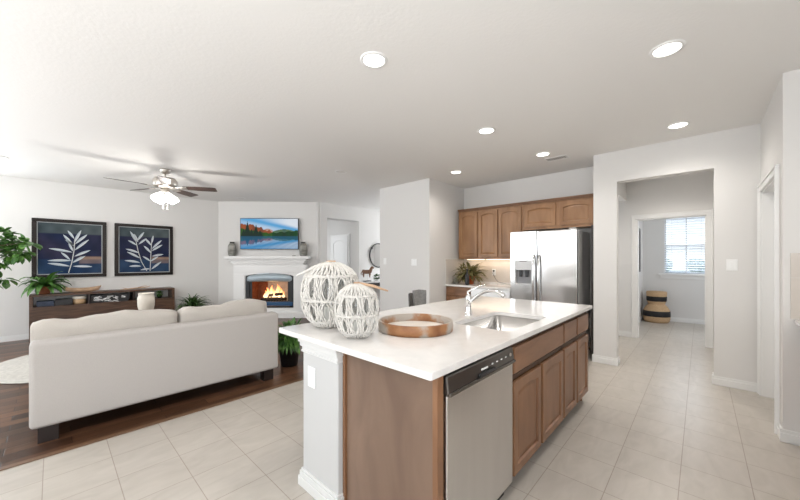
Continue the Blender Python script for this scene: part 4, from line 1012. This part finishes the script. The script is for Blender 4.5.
# firebox
bm = nb()
fbox(bm, b0, .14, .24, b0 + .07, FD - .005, 1.0); fbox(bm, b1 - .07, .14, .24, b1, FD - .005, 1.0); fbox(bm, b0, .14, .24, b1, FD - .005, .27); fbox(bm, b0 + .07, .15, .24 + .05, b0 + .12, FD - .03, .95); fbox(bm, b1 - .12, .15, .29, b1 - .07, FD - .03, .95)
obj('firebox_frame', bm, M['blackmat'], fpl)
bm = nb(); fbox(bm, b0 - .0, .15, .285, b1, FD + .004, .375); obj('lower_louvre', bm, M['bluemetal'], fpl, bev=.004)
bm = nb(); rows = []
for k in range(n + 1):
    q = k / n; s = b0 + (b1 - b0) * q; zt = .965 + .075 * math.sin(PI * q) ** .7
    rows.append([bm.verts.new(FP(s, FD - .01 + .055 * math.sin(PI * j / 6) * math.sin(PI * q) ** .5, .845 + (zt - .845) * j / 6)) for j in range(7)])
for A_, B_ in zip(rows, rows[1:]):
    for j in range(6): bm.faces.new((A_[j], B_[j], B_[j + 1], A_[j + 1])).smooth = True
o = obj('arched_hood', bm, M['hoodblue'], fpl); s = o.modifiers.new('t', 'SOLIDIFY'); s.thickness = .006
bm = nb(); fbox(bm, b0, -.36, .24, b1, -.34, 1.0); fbox(bm, b1 - .02, -.34, .24, b1, .14, 1.0); fbox(bm, b0, -.34, .97, b1, .14, 1.0); fbox(bm, b0, -.34, .24, b1, .14, .27)
obj('firebox_back', bm, M['firegrey'], fpl)
bm = nb(); fbox(bm, b0, -.34, .27, b0 + .06, .14, .97); fbox(bm, b0 + .06, -.335, .27, b0 + .30, -.325, .97); obj('firebox_side', bm, M['firebrick'], fpl)
bm = nb()
for k in range(11): fbox(bm, FC - .32 + k * .064, -.19, .36, FC - .31 + k * .064, .06, .372)
for s_ in (-.33, .33): fbox(bm, FC + s_, -.17, .27, FC + s_ + .015, -.155, .36); fbox(bm, FC + s_, .03, .27, FC + s_ + .015, .045, .36)
fbox(bm, FC - .34, .05, .36, FC + .36, .065, .375)
obj('grate', bm, M['blackmat'], fpl)
for k, (s_, d_, z_, L_, an) in enumerate(((-.28, .0, .41, .55, .05), (-.25, -.13, .41, .52, -.04), (-.18, -.06, .49, .40, .25))):
    bm = nb(); p = FP(FC + s_, d_, z_); q = p + FU * L_ + FN * an * .3 + ZV * an * .2
    tube(bm, [p, (p + q) / 2 + ZV * .008, q], [.035, .042, .034], 10); obj('log', bm, M['char'], fpl, True)
R_ = random.Random(6)
for k in range(9):
    s_ = FC - .20 + k * .052; hh = (.20, .30, .22, .36, .26, .38, .34, .28, .16)[k] * .8; ph = R_.uniform(0, 6)
    pts = []; rs = []
    for j in range(9):
        q = j / 8; pts.append(FP(s_ + .022 * math.sin(q * 5 + ph), -.05 + .04 * math.sin(k * 2.1) + .01 * math.sin(q * 7), .46 + hh * q)); rs.append(.034 * (math.sin(PI * min(1, .25 + q * .75)) ** .8) + .001)
    bm = nb(); tube(bm, pts, rs, 8); obj('flame', bm, M['flame'], fpl, True)
l = bpy.data.lights.new('fire_glow', 'POINT'); l.energy = 2.5; l.color = (1, .55, .25); l.shadow_soft_size = .1
o = bpy.data.objects.new('fire_glow', l); C.objects.link(o); o.parent = fpl; o.location = FP(FC, .02, .62) - OFF[fpl.name]

# mantel things
def stone_vase(s, label):
    c = FP(s, .12, 1.4405); t = thing('stone_vase', label, 'vase', c, 'grey vases on the mantel')
    bm = nb(); lathe(bm, c, [(.065, 0), (.085, .04), (.092, .14), (.086, .24), (.066, .285), (.05, .30)], 28, capt=False); lathe(bm, c, [(.05, .30), (.042, .29), (.04, .2)], 28, capb=False); obj('body', bm, M['stone'], t, True)
    bm = nb(); lathe(bm, c, [(.048, .298), (.05, .325), (.055, .335), (.045, .335), (.04, .30)], 28); obj('neck', bm, mat('dark_vase_neck', (.06, .055, .05), .5), t, True)
stone_vase(FC - .91, 'grey and brown stoneware vase on the mantel, on the side of the picture wall')
stone_vase(FC + .745, 'grey and brown stoneware vase on the mantel, on the passage side of the television')
bm = nb(); c = FP(FC + .55, .20, 1.4405); lathe(bm, c, [(.04, 0), (.045, .012), (.02, .018)], 16)
simple('small_dish', bm, M['stone'], 'tiny brown dish on the mantel below the television corner', 'dish', c, smooth=True)
# television
tv = thing('television', 'flat television showing a mountain lake picture above the mantel', 'television', FP(FC - .07, .02, 1.53))
tw = 1.36; th = .735; tz = 1.60; ts = FC - .055 - tw / 2
bm = nb(); fbox(bm, ts, .055, tz, ts + tw, .10, tz + th); obj('cabinet', bm, M['black'], tv, bev=.004)
bm = nb(); fbox(bm, ts + tw / 2 - .2, .0, tz + .2, ts + tw / 2 + .2, .054, tz + .5); obj('wall_mount', bm, M['black'], tv)
def lake(u, v):
    hz = .42
    def scene(u, y):       # y: height above the shoreline 0..1
        R1 = .5 + .5 * math.sin(u * 31) * math.sin(u * 17 + 1)
        cliff = .66 - 1.15 * max(0, u - .18) + .05 * math.sin(u * 40) + .03 * math.sin(u * 91) if u < .55 else 0
        tree = 0
        for tu, thh, tw_ in ((.12, .85, .06), (.27, .68, .055), (.055, .42, .05), (.19, .42, .05), (.34, .34, .05)):
            tree = max(tree, thh * (1 - abs(u - tu) / tw_)) if abs(u - tu) < tw_ else tree
        bank = .44 - .55 * u + .02 * math.sin(u * 60) if u < .5 else .20 + .30 * max(0, u - .60) + .03 * math.sin(u * 47)
        hill = .30 + .10 * math.sin(u * 9 + 1.0) if .35 < u else 0
        if y < tree: return (.006, .02, .012)
        if y < bank: return (.01 + .015 * R1, .04 + .05 * R1, .008) if u < .55 else (.006, .03 + .02 * R1, .012)
        if u < .55 and y < cliff: return (.14 + .16 * R1, .04 + .03 * R1, .02)
        if .38 < u < .56 and y < .33 + .1 * math.sin((u - .38) / .18 * PI): return (.42, .26, .22)
        if y < hill: return (.05 + .07 * R1, .11 + .08 * R1, .08)
        cl = .5 + .5 * math.sin(u * 5 + 3 * y + 1.3 * math.sin(y * 7 + u * 3)); s = min(1, max(0, cl * (.35 + u * .8)))
        return (.08 + .55 * s, .32 + .36 * s, .60 + .14 * s)
    if v >= hz: return scene(u, (v - hz) / (1 - hz))
    y = (hz - v) / hz; c = scene(u + .004 * math.sin(v * 160), y * 1.05)
    m = .5 + .5 * math.sin(u * 50 + v * 30) * math.sin(v * 80)
    k = .60 + .25 * m; b = (.02, .22, .48); t = .22 + .25 * y
    return tuple(c[i] * k * (1 - t) + b[i] * t for i in range(3))
bm = nb(); lay = bm.loops.layers.float_color.new('Col')
colour_grid(bm, FP(ts + .012, .1012, tz + .014), FU, ZV, tw - .024, th - .026, 150, 80, lake, lay); o = obj('screen', bm, M['screen'], tv); 

# ------------------------------------------------------------------ passage wall: mirror, console, horse, succulent
mr = thing('round_mirror', 'round dark-framed wall mirror half hidden by the pantry wall', 'mirror', (6.27, 6.66, 1.48))
bm = nb(); tube(bm, [(6.27 + .33 * math.cos(2 * PI * k / 64), 6.65, 1.48 + .33 * math.sin(2 * PI * k / 64)) for k in range(64)], .016, 8, closed=True); tube(bm, [(6.27 + .33 * math.cos(math.radians(a)), 6.645, 1.48 + .33 * math.sin(math.radians(a))) for a in (140, 144)], .03, 10); obj('frame', bm, M['blackmat'], mr, True)
bm = nb(); lathe(bm, (6.27, 6.66, 1.48), [(.32, -.008), (.32, .004)], 64, axis=NY); obj('glass', bm, M['mirror'], mr)
ec = thing('entry_table', 'narrow dark entry table with a white top against the passage wall', 'table', (6.2, 6.46, 0))
obj('tabletop', bx(5.36, 6.22, .755, 7.0, 6.655, .785), M['trim'], ec, bev=.003)
obj('apron', bx(5.39, 6.25, .66, 6.97, 6.64, .7545), M['espresso'], ec)
for x in (5.40, 6.92):
    for y in (6.26, 6.59): obj('leg', bx(x, y, 0, x + .045, y + .045, .66), M['espresso'], ec)
# horse figurine
hx, hy, hz = 5.66, 6.44, .7855
hr = thing('horse_figurine', 'brown carved horse figurine on a rod stand on the entry table', 'figurine', (hx, hy, hz))
obj('stand_base', bx(hx - .10, hy - .05, hz, hx + .10, hy + .05, hz + .018), M['blackmat'], hr)
bm = nb(); tube(bm, [(hx, hy, hz + .018), (hx, hy, hz + .22)], .005, 8); obj('rod', bm, M['nickel'], hr)
u = Vector((RT.x, RT.y, 0)); o_ = Vector((hx, hy, hz))
def hp(a, b, c_=0): return o_ + u * a * .85 + ZV * (.02 + b * .88) + FW * c_
bm = nb(); tube(bm, [hp(-.15, .24), hp(-.13, .27), hp(-.05, .26), hp(.04, .265), hp(.09, .28), hp(.115, .33), hp(.135, .385), hp(.15, .405), hp(.175, .39), hp(.20, .365)], [.03, .058, .055, .058, .055, .042, .034, .032, .024, .015], 10)
for a, c_, bnd in ((-.12, .022, -.02), (-.11, -.022, .01), (.07, .022, .02), (.08, -.022, -.01)):
    tube(bm, [hp(a, .25, c_), hp(a + bnd, .18, c_), hp(a, .12, c_), hp(a + .01, .10, c_)], [.024, .016, .012, .012], 6)
tube(bm, [hp(-.165, .265), hp(-.19, .22), hp(-.185, .16)], [.01, .012, .004], 6)
for s in (-1, 1): tube(bm, [hp(.14, .41, .01 * s), hp(.138, .435, .014 * s)], [.007, .002], 5)
obj('horse_body', bm, M['horse'], hr, True)
t = thing('succulent', 'small dark green succulent in a white bowl on the entry table', 'plant', (5.93, 6.36, .7855))
bm = nb(); lathe(bm, (5.93, 6.36, .7855), [(.04, 0), (.07, .03), (.075, .05), (.065, .05)], 24); obj('bowl', bm, M['white'], t, True)
bm = nb(); leafy(bm, (5.93, 6.36, .89), 120, .09, .05, .012, random.Random(3), .7); obj('foliage', bm, M['leafdark'], t, True)

# ------------------------------------------------------------------ room beyond the hall
bk = thing('woven_basket', 'hourglass-shaped tan woven basket with black bands in the room beyond the hall', 'basket', (9.0, .70, 0))
def band(prof, nm, mk, cap=(False, False)):
    bm = nb(); lathe(bm, (9.0, .70, 0), prof, 40, capb=cap[0], capt=cap[1]); obj(nm, bm, M[mk], bk, True)
band([(.20, .001), (.225, .03), (.235, .08), (.238, .13)], 'lower_weave', 'tan', (True, False))
band([(.238, .13), (.242, .14), (.238, .24), (.232, .25)], 'lower_black_band', 'wickerblack')
band([(.232, .25), (.20, .32), (.155, .375), (.145, .385), (.15, .40), (.162, .44), (.165, .455)], 'middle_weave', 'tan')
band([(.165, .455), (.175, .46), (.180, .55), (.176, .56)], 'upper_black_band', 'wickerblack')
band([(.176, .56), (.182, .62), (.180, .655), (.17, .665), (.12, .668)], 'upper_weave', 'tan', (False, True))
pc = thing('framed_picture', 'narrow dark-framed picture seen edge-on inside the room beyond the hall', 'picture', (8.3, .96, 1.15))
bm = nb()
for a in ((8.02, 1.10, 8.62, 1.15), (8.02, 1.97, 8.62, 2.02), (8.02, 1.15, 8.07, 1.97), (8.57, 1.15, 8.62, 1.97)): box(bm, a[0], .94, a[1], a[2], .9695, a[3])
obj('frame', bm, M['bronze'], pc); obj('art_print', bx(8.07, .955, 1.15, 8.57, .969, 1.97), mat('grey_brown_print', (.20, .17, .15), .6, var=.3, vscale=6), pc)
f2 = thing('bedroom_ceiling_fan', 'dark fan blade tip showing under the door head beside the blinds', 'ceiling fan', (8.6, .75 - .45, H))
bm = nb(); lathe(bm, (8.15, .50, 0), [(.06, 2.70), (.07, 2.739)], 20); tube(bm, [(8.15, .50, 2.40), (8.15, .50, 2.71)], .012, 8); lathe(bm, (8.15, .50, 0), [(.05, 2.24), (.11, 2.26), (.11, 2.36), (.04, 2.40)], 24); obj('motor_housing', bm, M['blackmat'], f2, True)
for k in range(5):
    a = math.radians(72 * k + 0); u = Vector((math.cos(a), math.sin(a), 0)); v = Vector((-u.y, u.x, 0)); bm = nb(); obox(bm, Vector((8.15, .50, 2.28)), u, v, ZV, .10, -.05, -.004, .44, .05, .004); obj('blade', bm, M['fanblade'], f2)
